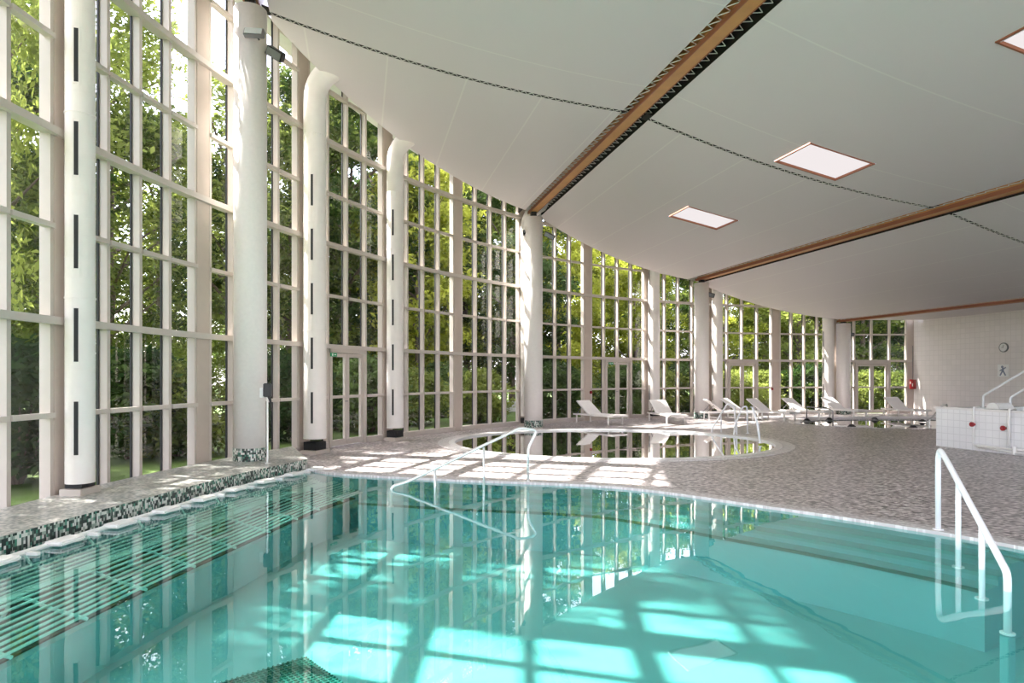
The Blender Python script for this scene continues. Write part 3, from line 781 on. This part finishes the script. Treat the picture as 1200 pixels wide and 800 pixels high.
# pole with a black head by the left column
Yp = 10.45; Xp = (313.5-600)/F*Yp
root = tag(empty('post_with_control', (Xp, Yp, PT)), 'slim metal post with a black control head on the plinth beside the left column', 'control post')
def zz(py, Y=Yp): return EYE+(441-py)/F*Y-PT
bm = B(); cyl(bm, (0, 0), 0.016, 0, zz(458), 12); cyl(bm, (0, 0), 0.05, 0, 0.015, 16); obj('post', bm, M['rail'], root)
bm = B(); box(bm, (0.0, 0, zz(457)), (0.12, 0.10, 0.22), 0.2, 0.012); obj('control_head', bm, M['black'], root)
bm = B(); tube(bm, roundpath([(0.02, -0.03, zz(464)), (0.07, -0.06, zz(470)), (0.09, -0.06, zz(482)), (0.06, -0.05, zz(466))], 0.03), 0.016, 8); obj('cable_loop', bm, M['black'], root)
bm = B(); box(bm, (-0.10, 0.03, zz(460)), (0.06, 0.05, 0.16), 0, 0.006); obj('junction_box', bm, M['white'], root)
bm = B(); tube(bm, [(-0.025, 0.02, 0), (-0.025, 0.02, zz(470))], 0.008, 8); obj('hose', bm, M['black'], root)

# ================================================================== HANDRAILS
def P3(px, py, Y): return ((px-600)/F*Y, Y, EYE+(441-py)/F*Y)
def rail(name, label, group, base, main, posts, r, m, rad=0.1):
    root = tag(empty(name, base), label, 'handrail', group)
    o = Vector(base)
    bm = B(); tube(bm, [Vector(p)-o for p in roundpath(main, rad)], r, 12); obj('rail_tube', bm, m, root, True)
    for a, b_ in posts:
        bm = B(); tube(bm, [Vector(a)-o, Vector(b_)-o], r*0.9, 10); obj('post', bm, m, root, True)
    for p in [main[0], main[-1]]+[b_ for _, b_ in posts]:
        bm = B(); cyl(bm, (p[0]-o.x, p[1]-o.y), r*1.9, p[2]-o.z, p[2]-o.z+0.012, 16); obj('foot_flange', bm, m, root)
    return root
a0 = Vector((0.235, 9.62, 0)); foot = Vector((-1.68, 9.12, 0))
dirr = (foot-a0)
def pt(f, z): p = a0+dirr*f; return (p.x, p.y, z)
rail('pool_handrail', 'polished steel handrail descending leftwards into the near pool, in front of the round pool', 'pool handrails', (a0.x, a0.y, 0.012),
     [pt(0, 0.012), pt(0.0, 0.50), pt(-0.07, 0.76), pt(0.06, 0.80), pt(0.89, 0.075), pt(1.0, 0.02), pt(1.0, -0.26)],
     [(pt(0.335, 0.53), pt(0.335, -0.26)), (pt(0.69, 0.235), pt(0.69, -0.26))], 0.021, M['rail'], 0.07)
b0 = Vector((4.28, 6.60, 0)); b1 = Vector((3.62, 4.80, 0))
def pu(f, z): p = b0+(b1-b0)*f; return (p.x, p.y, z)
rail('pool_handrail', 'white painted handrail at the right, stepping down into the turquoise pool', 'pool handrails', (b0.x, b0.y, 0.012),
     [pu(0, 0.012), pu(0.0, 0.72), pu(0.03, 0.82), pu(0.10, 0.79), pu(0.90, 0.19), pu(1.0, 0.11), pu(1.0, -0.33)],
     [(pu(0.36, 0.585), pu(0.36, -0.18)), (pu(0.70, 0.33), pu(0.70, -0.26))], 0.026, M['whiterail'], 0.06)
# rails of the round pool
rail('pool_handrail', 'white rail with a peaked top at the right end of the round pool', 'round pool rails', (6.22, 18.3, 0.0),
     [(6.22, 18.3, 0.0), (6.20, 18.3, 0.72), (6.05, 18.35, 0.80), (5.93, 18.4, 0.70), (5.45, 18.6, -0.3)][:1]+[(6.20, 18.3, 0.72), (6.02, 18.35, 0.80), (5.52, 18.15, 0.10), (5.44, 17.9, -0.4)],
     [((5.80, 18.25, 0.50), (5.80, 18.2, -0.4))], 0.022, M['whiterail'], 0.08)
rail('pool_handrail', 'second white peaked rail at the round pool, parallel to the first', 'round pool rails', (6.42, 17.9, 0.0),
     [(6.42, 17.9, 0.0), (6.40, 17.9, 0.74), (6.28, 17.9, 0.72), (5.95, 17.55, 0.25), (5.80, 17.3, -0.4)],
     [((6.02, 17.6, 0.35), (6.02, 17.6, -0.4))], 0.022, M['whiterail'], 0.06)
rail('pool_handrail', 'single leaning white rail post nearest the camera on the round pool coping', 'round pool rails', (5.72, 15.15, 0.02),
     [(5.72, 15.15, 0.02), (5.68, 15.2, 0.45), (5.60, 15.3, 0.83)], [], 0.026, M['whiterail'], 0.05)
rail('pool_handrail', 'short slanting rail at the far pool beside the white tiled basin', 'far pool rails', (13.55, 21.3, -0.3),
     [(13.55, 21.3, -0.3), (13.52, 21.3, 0.12), (14.3, 21.8, 0.62), (14.5, 21.9, 0.62), (14.5, 22.0, 0.0)], [], 0.025, M['rail'], 0.06)
rail('pool_handrail', 'thin upright rail at the far pool, between two black domes', 'far pool rails', (10.45, 21.4, -0.3),
     [(10.45, 21.4, -0.3), (10.45, 21.4, 0.42), (10.52, 21.8, 0.47), (10.6, 23.6, 0.47), (10.6, 23.65, 0.0)], [], 0.018, M['lampgrey'], 0.06)

# ================================================================== RAISED TILED BASIN
bc = Vector((9.50, 14.72)); e1 = UD; e2 = Vector((0.975, 0.224)); BH = 0.86; BL, BW = 9.0, 4.2
root = tag(empty('raised_basin', (bc.x, bc.y, 0)), 'raised white-tiled basin at the right edge with pipes on its front', 'basin')
def q2(u, v): p = e1*u+e2*v; return (p.x, p.y)
bm = B()
def vface(u0, v0, u1, v1, z0=0.0, z1=BH):
    a, b_ = q2(u0, v0), q2(u1, v1); L = math.hypot(b_[0]-a[0], b_[1]-a[1])
    quadUV(bm, [(a[0], a[1], z0), (b_[0], b_[1], z0), (b_[0], b_[1], z1), (a[0], a[1], z1)], [(0, z0), (L, z0), (L, z1), (0, z1)])
def hface(u0, u1, v0, v1, z):
    P = [q2(u0, v0), q2(u1, v0), q2(u1, v1), q2(u0, v1)]
    quadUV(bm, [(p[0], p[1], z) for p in P], [(u0, v0), (u1, v0), (u1, v1), (u0, v1)])
vface(0, 0, BL, 0); vface(0, 0, 0, BW); vface(BL, 0, BL, BW); vface(0, BW, BL, BW)
rim = 0.32
hface(0, BL, 0, rim, BH); hface(0, BL, BW-rim, BW, BH); hface(0, rim, rim, BW-rim, BH); hface(BL-rim, BL, rim, BW-rim, BH)
vface(rim, rim, BL-rim, rim, 0.2, BH); vface(rim, BW-rim, BL-rim, BW-rim, 0.2, BH); vface(rim, rim, rim, BW-rim, 0.2, BH); vface(BL-rim, rim, BL-rim, BW-rim, 0.2, BH)
hface(rim, BL-rim, rim, BW-rim, 0.2)
obj('tiled_body', bm, M['blocktile'], root)
bm = B(); P = [q2(rim, rim), q2(BL-rim, rim), q2(BL-rim, BW-rim), q2(rim, BW-rim)]
bm.faces.new([bm.verts.new((p[0], p[1], BH-0.06)) for p in P]); sheet('water', bm, M['water'], root)
bm = B(); p, q = q2(0.1, 0.10), q2(BL-0.1, 0.10); wallbox(bm, p, q, 0.05, BH, BH+0.006); obj('gutter_grille', bm, M['slot'], root)
bm = B(); p, q = q2(-0.01, -0.01), q2(BL, -0.01); wallbox(bm, p, q, 0.02, BH-0.03, BH+0.02); obj('rim_edge', bm, M['copwhite'], root)
# pipework on the front
def fx(px):     # u on the front face below image column px
    k = (px-600)/F; return (k*bc.y-bc.x)/(e1.x-k*e1.y)
def pipe_pt(px, z, out=0.06):
    u = fx(px); p = bc+e1*u-e2*out; return Vector((p.x, p.y, z))
def zat(px, py): u = fx(px); Y = bc.y+e1.y*u; return EYE+(441-py)/F*Y
pw = tag(empty('pipework', tuple(pipe_pt(1143.5, 0, 0.06))), 'white pipe loop with two red valve wheels on the front of the tiled basin', 'pipes')
o = pw.location
bm = B()
tube(bm, [p-o for p in roundpath([pipe_pt(1143.5, zat(1143.5, 477), -0.1), pipe_pt(1143.5, zat(1143.5, 477)), pipe_pt(1143.5, zat(1143.5, 521)), pipe_pt(1193, zat(1193, 527)), pipe_pt(1230, zat(1230, 529))], 0.04)], 0.02, 8)
obj('pipe', bm, M['pad'], pw, True)
bm = B()
tube(bm, [p-o for p in roundpath([pipe_pt(1185.5, zat(1185.5, 479), -0.1), pipe_pt(1185.5, zat(1185.5, 479)), pipe_pt(1185.5, zat(1185.5, 524))], 0.04)], 0.022, 8)
tube(bm, [p-o for p in [pipe_pt(1150, zat(1150, 523), 0.09), pipe_pt(1192, zat(1192, 530), 0.09), pipe_pt(1230, zat(1230, 534), 0.09)]], 0.02, 8)
obj('pipe', bm, M['pad'], pw, True)
bm = B(); c = pipe_pt(1193, 0.02, 0.09)-o; cyl(bm, (c.x, c.y), 0.035, c.z, c.z+0.16, 14); cyl(bm, (c.x, c.y), 0.05, c.z, c.z+0.02, 14); obj('floor_fitting', bm, M['pad'], pw)
for px, py in ((1143.5, 497), (1180, 501.5)):
    c = pipe_pt(px, zat(px, py), 0.10)-o
    mt = Matrix.Translation(c) @ Matrix.Rotation(math.atan2(e2.y, e2.x), 4, 'Z') @ Matrix.Rotation(PI/2, 4, 'Y')
    bm = B(); cylM(bm, mt, 0.05, 0.035, 18); cylM(bm, mt @ Matrix.Translation((0, 0, 0.03)), 0.025, 0.08, 12); obj('valve_wheel', bm, M['red'], pw)
# rounded headrests on the rim
for px, lb in ((1158, 'white half-round headrest on the basin rim behind the first red valve'), (1202, 'white half-round headrest at the right edge of the picture on the basin rim')):
    u = fx(px); p = bc+e1*u+e2*0.30
    rt = tag(empty('headrest', (p.x, p.y, BH)), lb, 'headrest', 'rounded headrests on the tiled basin')
    bm = B(); mt = Matrix.Rotation(math.atan2(e2.y, e2.x), 4, 'Z') @ Matrix.Rotation(PI/2, 4, 'Y')
    cylM(bm, mt, 0.15, 0.38, 28)
    bmesh.ops.bisect_plane(bm, geom=bm.verts[:]+bm.edges[:]+bm.faces[:], plane_co=(0, 0, 0), plane_no=(0, 0, 1), clear_inner=True)
    obj('cushion', bm, M['pad'], rt)
    bm = B(); boxM(bm, Matrix.Translation((0, 0, 0.01)) @ Matrix.Rotation(math.atan2(e2.y, e2.x), 4, 'Z'), (0.42, 0.36, 0.02)); obj('base_plate', bm, M['slot'], rt)
def rb(px, py, v):   # point above the basin at lateral offset v
    k = (px-600)/F; o_ = bc+e2*v; u = (k*o_.y-o_.x)/(e1.x-k*e1.y); p = o_+e1*u
    return (p.x, p.y, EYE+(441-py)/F*p.y)
for v, pts, lb in ((1.1, [(1152, 478), (1152, 463.5), (1200, 435), (1240, 411)], 'slanting white handrail over the tiled basin, upper one'), (0.55, [(1184, 479), (1184, 465.5), (1200, 456), (1240, 433)], 'slanting white handrail over the tiled basin, lower one')):
    P = [rb(a, b_, v) for a, b_ in pts]; P[0] = (P[0][0], P[0][1], BH-0.25)
    P.append((P[-1][0], P[-1][1], BH-0.25))
    rail('basin_handrail', lb, 'handrails of the tiled basin', P[0], P, [], 0.022, M['whiterail'], 0.05)

# ================================================================== WALL FITTINGS
def wallpt(px, py, out=0.02):
    k = (px-600)/F; u = (k*WALLX0.y-WALLX0.x)/(UD.x-k*UD.y); p = WALLX0+UD*u-e2*out
    return Vector((p.x, p.y, EYE+(441-py)/F*p.y))
wa = math.atan2(e2.y, e2.x)
p = wallpt(1177, 407, 0.03); rt = tag(empty('wall_clock', p), 'small round clock high on the white tiled wall', 'clock')
mt = Matrix.Rotation(wa, 4, 'Z') @ Matrix.Rotation(-PI/2, 4, 'Y')
bm = B(); cylM(bm, mt, 0.17, 0.04, 32); obj('case', bm, M['lampgrey'], rt)
bm = B(); cylM(bm, mt @ Matrix.Translation((0, 0, 0.021)), 0.14, 0.006, 32); obj('face', bm, M['white'], rt)
bm = B(); Rz = Matrix.Rotation(wa, 4, 'Z'); boxM(bm, Rz @ Matrix.Translation((-0.028, 0, 0.04)), (0.006, 0.012, 0.10)); boxM(bm, Rz @ Matrix.Translation((-0.028, 0.03, 0)), (0.006, 0.07, 0.012)); obj('hands', bm, M['black'], rt)
p = wallpt(1176, 434, 0.02); rt = tag(empty('pictogram_sign', p), 'square sign with a dark figure pictogram on the tiled wall below the clock', 'sign')
bm = B(); boxM(bm, Rz, (0.02, 0.40, 0.44)); obj('plate', bm, M['white'], rt)
bm = B()
cylM(bm, Rz @ Matrix.Translation((-0.012, 0.02, 0.13)) @ Matrix.Rotation(PI/2, 4, 'Y'), 0.045, 0.006, 16)
boxM(bm, Rz @ Matrix.Translation((-0.012, 0, 0.02)) @ Matrix.Rotation(0.2, 4, 'X'), (0.006, 0.08, 0.16))
boxM(bm, Rz @ Matrix.Translation((-0.012, 0.06, -0.10)) @ Matrix.Rotation(0.5, 4, 'X'), (0.006, 0.05, 0.18))
boxM(bm, Rz @ Matrix.Translation((-0.012, -0.06, -0.10)) @ Matrix.Rotation(-0.5, 4, 'X'), (0.006, 0.05, 0.18))
boxM(bm, Rz @ Matrix.Translation((-0.012, 0.0, 0.05)) @ Matrix.Rotation(1.1, 4, 'X'), (0.006, 0.04, 0.26))
obj('pictogram', bm, M['blue'], rt)
a = on_circle(1071.5, R-0.12); p = wallpt(1071.5, 450, 0.08)
rt = tag(empty('fire_box', p), 'red fire equipment box on the corner of the tiled wall', 'fire box')
bm = B(); boxM(bm, Rz, (0.12, 0.22, 0.40), 0.008); obj('case', bm, M['red'], rt)
bm = B(); boxM(bm, Rz @ Matrix.Translation((-0.062, 0, 0)), (0.006, 0.19, 0.37)); dr_ = obj('door', bm, M['red'], rt)
bm = B(); boxM(bm, Rz @ Matrix.Translation((-0.067, 0.05, 0.06)), (0.004, 0.05, 0.10)); boxM(bm, Rz @ Matrix.Translation((-0.067, -0.06, -0.03)), (0.004, 0.04, 0.12)); obj('marking', bm, M['white'], dr_)
bm = B(); tube(bm, [(0, 0, 0.21), (0, 0, 1.6)], 0.012, 8); obj('conduit', bm, M['lampgrey'], rt)
for px, i, lb in ((391, 7, 'small green sign over the glazed doors nearest the left column'), (716, 11, 'small green sign over the glazed doors behind the first lounger')):
    a = on_circle(px, R-0.16); p = cp(a, R-0.16)
    rt = tag(empty('door_sign', (p.x, p.y, 2.02)), lb, 'sign', 'green signs over doors'); ta = a+PI/2
    bm = B(); box(bm, (0, 0, 0), (0.22, 0.02, 0.08), ta, 0.003); obj('plate', bm, M['green'], rt)
    inw = -Vector((math.cos(a), math.sin(a)))
    bm = B()
    box(bm, (inw.x*0.011-math.cos(ta)*0.04, inw.y*0.011-math.sin(ta)*0.04, 0), (0.06, 0.004, 0.015), ta); box(bm, (inw.x*0.011+math.cos(ta)*0.05, inw.y*0.011+math.sin(ta)*0.05, 0), (0.03, 0.004, 0.05), ta)
    obj('pictogram', bm, M['white'], rt)
# small red call points on two pilasters
for px, py, lb in ((692.5, 459.5, 'tiny dark red call point on the pilaster above the first lounger'), (905, 455.5, 'tiny dark red call point on the pilaster at the row of far loungers')):
    a = on_circle(px, R-0.10); p = cp(a, R-0.10); Y = p.y
    o = B(); box(o, (0, 0, 0), (0.08, 0.05, 0.10), a+PI/2, 0.006); ob = obj('call_point', o, M['red']); ob.location = (p.x, p.y, EYE+(441-py)/F*Y); tag(ob, lb, 'call point')

# ================================================================== LOUNGERS
def make_lounger(back=0.62):
    root = empty('sun_lounger')
    L, Wd, H = 1.90, 0.62, 0.30; hb = 0.72     # x from head 0 to foot L
    bm = B()
    for s in (-1, 1): box(bm, (L/2+0.0, s*Wd/2, H-0.02), (L, 0.04, 0.045))
    for x in (0.02, hb, L-0.02): box(bm, (x, 0, H-0.02), (0.04, Wd, 0.04))
    obj('frame', bm, M['loungeframe'], root)
    for x in (0.16, L-0.22):
        for s in (-1, 1):
            bm = B(); box(bm, (x, s*Wd/2, (H-0.04)/2), (0.04, 0.04, H-0.04)); obj('leg', bm, M['loungeframe'], root)
    bm = B(); box(bm, ((hb+L)/2, 0, H+0.008), (L-hb-0.04, Wd-0.03, 0.022), 0, 0.006); obj('seat', bm, M['wovenwhite'], root)
    c, s_ = math.cos(back), math.sin(back); bl = 0.74
    m_ = Matrix.Translation((hb, 0, H)) @ Matrix.Rotation(back, 4, 'Y') @ Matrix.Translation((-bl/2, 0, 0.01))
    bm = B(); boxM(bm, m_, (bl, Wd-0.03, 0.022), 0.006)
    br = obj('backrest', bm, M['wovenwhite'], root)
    bm = B()
    for q in (-1, 1): boxM(bm, m_ @ Matrix.Translation((0, q*(Wd/2-0.03), -0.015)), (bl, 0.03, 0.03))
    boxM(bm, m_ @ Matrix.Translation((-bl/2+0.015, 0, -0.015)), (0.03, Wd-0.06, 0.03))
    obj('backrest_frame', bm, M['loungeframe'], br)
    for q in (-1, 1):
        bm = B(); tube(bm, [(hb-bl*c*0.6, q*(Wd/2-0.06), H+bl*s_*0.6-0.01), (hb-0.62, q*(Wd/2-0.06), H-0.01)], 0.01, 6); obj('prop', bm, M['lampgrey'], root)
    return root
# head position (x,y) and heading of the foot end
LG = [((2.34, 22.45), (0.58, -0.81), 'leftmost white sun lounger, in front of the glass doors by the round pool'),
      ((5.05, 23.05), (0.17, -0.98), 'white sun lounger facing the camera, second from the left, beside an air duct'),
      ((6.75, 23.35), (1.0, -0.02), 'white sun lounger in profile in front of the third column'),
      ((7.85, 24.75), (0.75, -0.66), 'sun lounger behind the round pool rails, partly hidden'),
      ((8.75, 24.3), (0.55, -0.83), 'sun lounger before the glazed doors right of the round pool rails'),
      ((10.35, 25.0), (0.5, -0.86), 'sun lounger right of the wide beige pilaster, before the far windows'),
      ((12.35, 26.0), (0.35, -0.94), 'bright sunlit lounger just left of the last column'),
      ((14.95, 26.1), (0.12, -0.99), 'sun lounger facing the camera before the last glass doors')]
proto = make_lounger()
for k, (hp, dd, lb) in enumerate(LG):
    o = proto if k == 0 else copy_tree(proto)
    o.location = (hp[0], hp[1], 0); o.rotation_euler = (0, 0, math.atan2(dd[1], dd[0]))
    tag(o, lb, 'sun lounger', 'white sun loungers along the glass')

# ================================================================== GARDEN
bm = B(); n_ = 96
ring = [(CX+R*1.012*math.cos(2*PI*k/n_), CY+R*1.012*math.sin(2*PI*k/n_)) for k in range(n_)]
outer = [(CX+120*math.cos(2*PI*k/n_), CY+120*math.sin(2*PI*k/n_)) for k in range(n_)]
strip(bm, closed(ring), closed(outer), -0.10, -0.02)
tag(obj('lawn', bm, M['grass']), 'sunlit lawn outside the curved glass wall', 'lawn', kind='structure')
def leaves(name, n, fn, size, seed, m):
    rg = np.random.default_rng(seed)
    P = fn(rg, n)
    nr = rg.normal(size=(n, 3)); nr[:, 2] = np.abs(nr[:, 2])+0.5; nr /= np.linalg.norm(nr, axis=1)[:, None]
    a = rg.normal(size=(n, 3)); a -= (a*nr).sum(1)[:, None]*nr; a /= np.linalg.norm(a, axis=1)[:, None]
    b_ = np.cross(nr, a); s = size*(0.6+0.8*rg.random(n))[:, None]
    V = np.stack([P-a*s, P-b_*s*0.45+nr*s*0.12, P+a*s, P+b_*s*0.45+nr*s*0.12], 1).reshape(-1, 3)
    me = bpy.data.meshes.new(name); me.vertices.add(4*n); me.vertices.foreach_set('co', V.astype(np.float32).ravel())
    me.loops.add(4*n); me.loops.foreach_set('vertex_index', np.arange(4*n, dtype=np.int32))
    me.polygons.add(n); me.polygons.foreach_set('loop_start', np.arange(0, 4*n, 4, dtype=np.int32)); me.polygons.foreach_set('loop_total', np.full(n, 4, dtype=np.int32))
    me.update(); me.validate(); me.materials.append(m); return me
def crown_fn(H, rad, base, ncl, spread):
    def fn(rg, n):
        th = rg.random(ncl)*2*PI; u = rg.random(ncl); h = base+(H-base)*u
        prof = rad*np.sqrt(np.clip(np.sin(PI*np.clip(u*0.92+0.06, 0, 1)), 0, 1))
        rr = prof*np.sqrt(0.12+0.88*rg.random(ncl))
        C = np.stack([rr*np.cos(th), rr*np.sin(th), h], 1)
        k = rg.integers(0, ncl, n)
        return C[k]+rg.normal(size=(n, 3))*np.array([spread, spread, spread*0.45])
    return fn
def trunk(bm, H, rad, seed):
    rg = random.Random(seed)
    pts = [(0, 0, -0.1)]; x = y = 0
    for k in range(1, 7):
        x += rg.uniform(-.12, .12); y += rg.uniform(-.12, .12); pts.append((x, y, H*0.8*k/6))
    tube(bm, pts, [0.19-0.025*k for k in range(7)], 8)
    for k in range(9):
        z = H*(0.22+0.06*k); a = rg.uniform(0, 2*PI); L = rad*rg.uniform(.5, .85)
        tube(bm, [(pts[3][0]*.7, pts[3][1]*.7, z), (math.cos(a)*L*.5, math.sin(a)*L*.5, z+L*.35), (math.cos(a)*L, math.sin(a)*L, z+L*.75)], [.07, .045, .015], 6)
protos = []
for k, (H, rad, base, n, ncl, sp, sz, m) in enumerate([(11.5, 3.0, 2.0, 24000, 150, 0.36, 0.11, 'leafA'), (10.8, 2.8, 1.6, 22000, 150, 0.34, 0.115, 'leafB'), (12.5, 3.2, 1.5, 24000, 170, 0.36, 0.12, 'leafC'), (11.5, 2.9, 2.6, 11000, 120, 0.40, 0.10, 'leafA'), (11.8, 3.0, 2.0, 24000, 150, 0.40, 0.095, 'leafA')]):
    me = leaves('crown', n, crown_fn(H, rad, base, ncl, sp), sz, 11+k, M[m])
    bm = B(); trunk(bm, H, rad, k); mt_ = bpy.data.meshes.new('trunk'); bm.to_mesh(mt_); bm.free(); mt_.materials.append(M['bark'])
    protos.append((me, mt_))
def tree(px, dist, kind, sc, label, rz=None, abs_pos=None):
    if abs_pos: p = Vector(abs_pos)
    else:
        a = on_circle(px, R+dist); p = cp(a, R+dist)
    rt = tag(empty('garden_tree', (p.x, p.y, -0.03), random.uniform(0, 6.28) if rz is None else rz), label, 'tree', 'trees in the garden outside the glass'); rt.scale = sc if isinstance(sc, tuple) else (sc, sc, sc)
    link('trunk', protos[kind][1], None, rt); link('crown', protos[kind][0], None, rt)
trees = [
 (0, 0, 4, (0.62, 0.62, 1.35), 'slender tall tree beyond the left edge, added to shade the pool', None, (-9.6, 10.75)),  # added tree, shaped tall and narrow to shade the pool
 (0, 0, 4, (0.75, 0.75, 0.78), 'tree beyond the left edge, added to shade the plinth but let sun over', None, (-11.3, 8.0)),  # out of view, put in to keep sun off the plinth
 (0, 0, 0, (0.75, 0.75, 0.78), 'tree beyond the left edge, nearest the camera side, added for plinth shade', None, (-11.5, 4.0)),  # likewise put in out of view to shade the plinth
 (0, 0, 0, (0.8, 0.8, 0.80), 'broad green tree filling the leftmost windows', None, (-11.8, 14.6)),
 (0, 0, 4, 1.22, 'tall tree behind the broad tree at the leftmost windows', None, (-13.2, 19.4)),
 (128, 9.0, 3, 0.86, 'thin-leaved tree with bright sky between its branches, right of the first duct'),
 (190, 12.0, 3, 0.9, 'airy tree against the bright sky behind the second window group'),
 (235, 14.0, 0, 0.80, 'tree farther off behind the airy tree at left'),
 (275, 9.5, 3, 1.05, 'thin green tree left of the tall left column'),
 (335, 9.5, 4, 1.1, 'green tree between the left column and the curved-top duct'),
 (405, 9.0, 0, 1.12, 'green tree above the first pair of glazed doors'),
 (440, 12.0, 2, 1.2, 'deep green tree left of the bent-top duct'),
 (490, 7.0, 1, 0.95, 'sunny yellow-green tree right of the bent-top duct'),
 (545, 9.0, 0, 1.05, 'tall green tree behind the windows left of the middle column'),
 (600, 7.0, 2, 0.9, 'dark green tree just left of the middle column'),
 (655, 7.5, 1, 0.82, 'bright yellow-green tree right of the middle column'),
 (705, 9.0, 1, 0.78, 'yellow-green tree above the doors behind the first lounger'),
 (745, 6.5, 1, 0.72, 'low yellow tree just left of the duct behind the second lounger'),
 (795, 9.0, 0, 0.68, 'green tree between the fifth duct and the third column'),
 (850, 7.5, 1, 0.72, 'light green tree right of the third column'),
 (895, 9.5, 0, 0.68, 'green tree above the third pair of glazed doors'),
 (935, 7.0, 0, 0.9, 'leafy tree behind the far loungers'),
 (972, 10.0, 2, 0.9, 'dark tree left of the far column'),
 (1012, 7.0, 0, 0.85, 'green tree above the last glass doors'),
 (1055, 9.0, 2, 0.9, 'dark tree at the corner of the tiled wall'),
]
for t_ in trees: tree(*t_)
# second, farther belt
for px, dist, kind, sc, lb in [(40, 17, 2, 0.8, 'far tree seen through the leftmost panes'), (300, 17, 2, 0.85, 'far tree of the back belt, behind the big left column'), (380, 18, 0, 0.95, 'far tree behind the curved-top duct'), (445, 17, 2, 1.0, 'far dark tree behind the bent-top duct'),
  (515, 18, 0, 1.1, 'far green tree of the back belt, left of the fifth pilaster'), (570, 17, 2, 1.1, 'far dark tree left of the middle column'), (628, 18, 0, 0.9, 'far tree right behind the middle column'), (680, 17, 2, 0.78, 'far dark tree above the first lounger'), (735, 18, 0, 0.82, 'far tree above the second lounger'),
  (790, 17, 2, 0.74, 'far dark tree left of the third column'), (845, 18, 0, 0.8, 'far tree behind the sixth duct'), (900, 17, 2, 0.74, 'far dark tree above the far loungers'), (955, 18, 0, 1.1, 'far tree left of the last duct'), (1005, 17, 2, 1.1, 'far dark tree above the last glass doors'), (1060, 18, 0, 1.1, 'far tree behind the tiled wall corner')]:
    tree(px, dist, kind, sc, lb)
# shrubs
sh = leaves('foliage', 9000, crown_fn(1.7, 1.0, 0.1, 90, 0.2), 0.07, 40, M['leafA'])
sh2 = leaves('foliage', 9000, crown_fn(2.0, 1.1, 0.1, 90, 0.2), 0.08, 41, M['leafC'])
bm = B()
for k in range(7):
    a = k*0.9; tube(bm, [(0, 0, -.1), (math.cos(a)*.3, math.sin(a)*.3, .6), (math.cos(a)*.5, math.sin(a)*.5, 1.2)], [.03, .02, .01], 5)
st = bpy.data.meshes.new('stem'); bm.to_mesh(st); bm.free(); st.materials.append(M['bark'])
shr = [(20, 3.0, 1, 'dark shrub low behind the leftmost panes'), (150, 4.0, 1, 'dark shrub behind the windows right of the first duct'), (208, 3.2, 0, 'light shrub left of the second pilaster'), (345, 3.0, 1, 'dark shrub beside the post with the black head'), (395, 5, 0, 'light shrub behind the first glazed doors'),
       (435, 3.0, 1, 'dark shrub right of the first glazed doors'), (480, 4.2, 0, 'yellowish shrub right of the bent-top duct'), (520, 7.4, 1, 'dark shrub below the trees left of the fifth pilaster'), (560, 3.0, 0, 'light shrub right of the fifth pilaster'), (650, 3.0, 1, 'dark shrub right of the middle column'),
       (675, 4.5, 0, 'light shrub left of the first lounger'), (730, 2.6, 1, 'dark shrub behind the doors by the first lounger'), (780, 3.0, 0, 'light shrub behind the second lounger'), (805, 3.0, 1, 'dark shrub left of the third column'), (862, 2.2, 0, 'bright shrub behind the third glazed doors'), (895, 2.6, 0, 'bright shrub right of the third glazed doors'),
       (925, 2.5, 0, 'bright shrub behind the far loungers'), (955, 2.5, 1, 'dark shrub left of the far column'), (1012, 2.2, 0, 'bright shrub at the foot of the last doors'), (1055, 2.3, 0, 'bright shrub beside the tiled wall corner')]
for px, dist, kind, lb in shr:
    a = on_circle(px); p = cp(a, R); d = p.normalized(); p = p+d*dist
    rt = tag(empty('garden_shrub', (p.x, p.y, -0.03), random.uniform(0, 6)), lb, 'shrub', 'shrubs outside the glass')
    link('stem', st, None, rt); link('foliage', sh2 if kind else sh, None, rt)
# low stone edges on the lawn
for px0, px1, dist, lb in ((115, 205, 5.0, 'pale low stone wall on the lawn behind the left windows'), (385, 450, 5.5, 'pale low stone wall seen through the first glazed doors'), (470, 600, 5.0, 'long pale stone edge on the lawn left of the middle column'), (650, 740, 6.5, 'pale stone edge on the lawn behind the first lounger')):
    A_ = [tuple(cp(a, R+dist)) for a in np.linspace(on_circle(px0), on_circle(px1), 10)]; B_ = [tuple(cp(a, R+dist+0.5)) for a in np.linspace(on_circle(px0), on_circle(px1), 10)]
    root = tag(empty('garden_wall', (A_[0][0], A_[0][1], 0)), lb, 'garden wall')
    v = (-A_[0][0], -A_[0][1], 0)
    bm = B(); strip(bm, A_, B_, -0.05, 0.36); obj('masonry', shift(bm, v), M['stone'], root)
    A2 = [tuple(cp(a, R+dist-.04)) for a in np.linspace(on_circle(px0), on_circle(px1), 10)]; B2 = [tuple(cp(a, R+dist+0.54)) for a in np.linspace(on_circle(px0), on_circle(px1), 10)]
    bm = B(); strip(bm, A2, B2, 0.36, 0.42); obj('cap_stone', shift(bm, v), M['copwhite'], root)
bpy.context.view_layer.update()
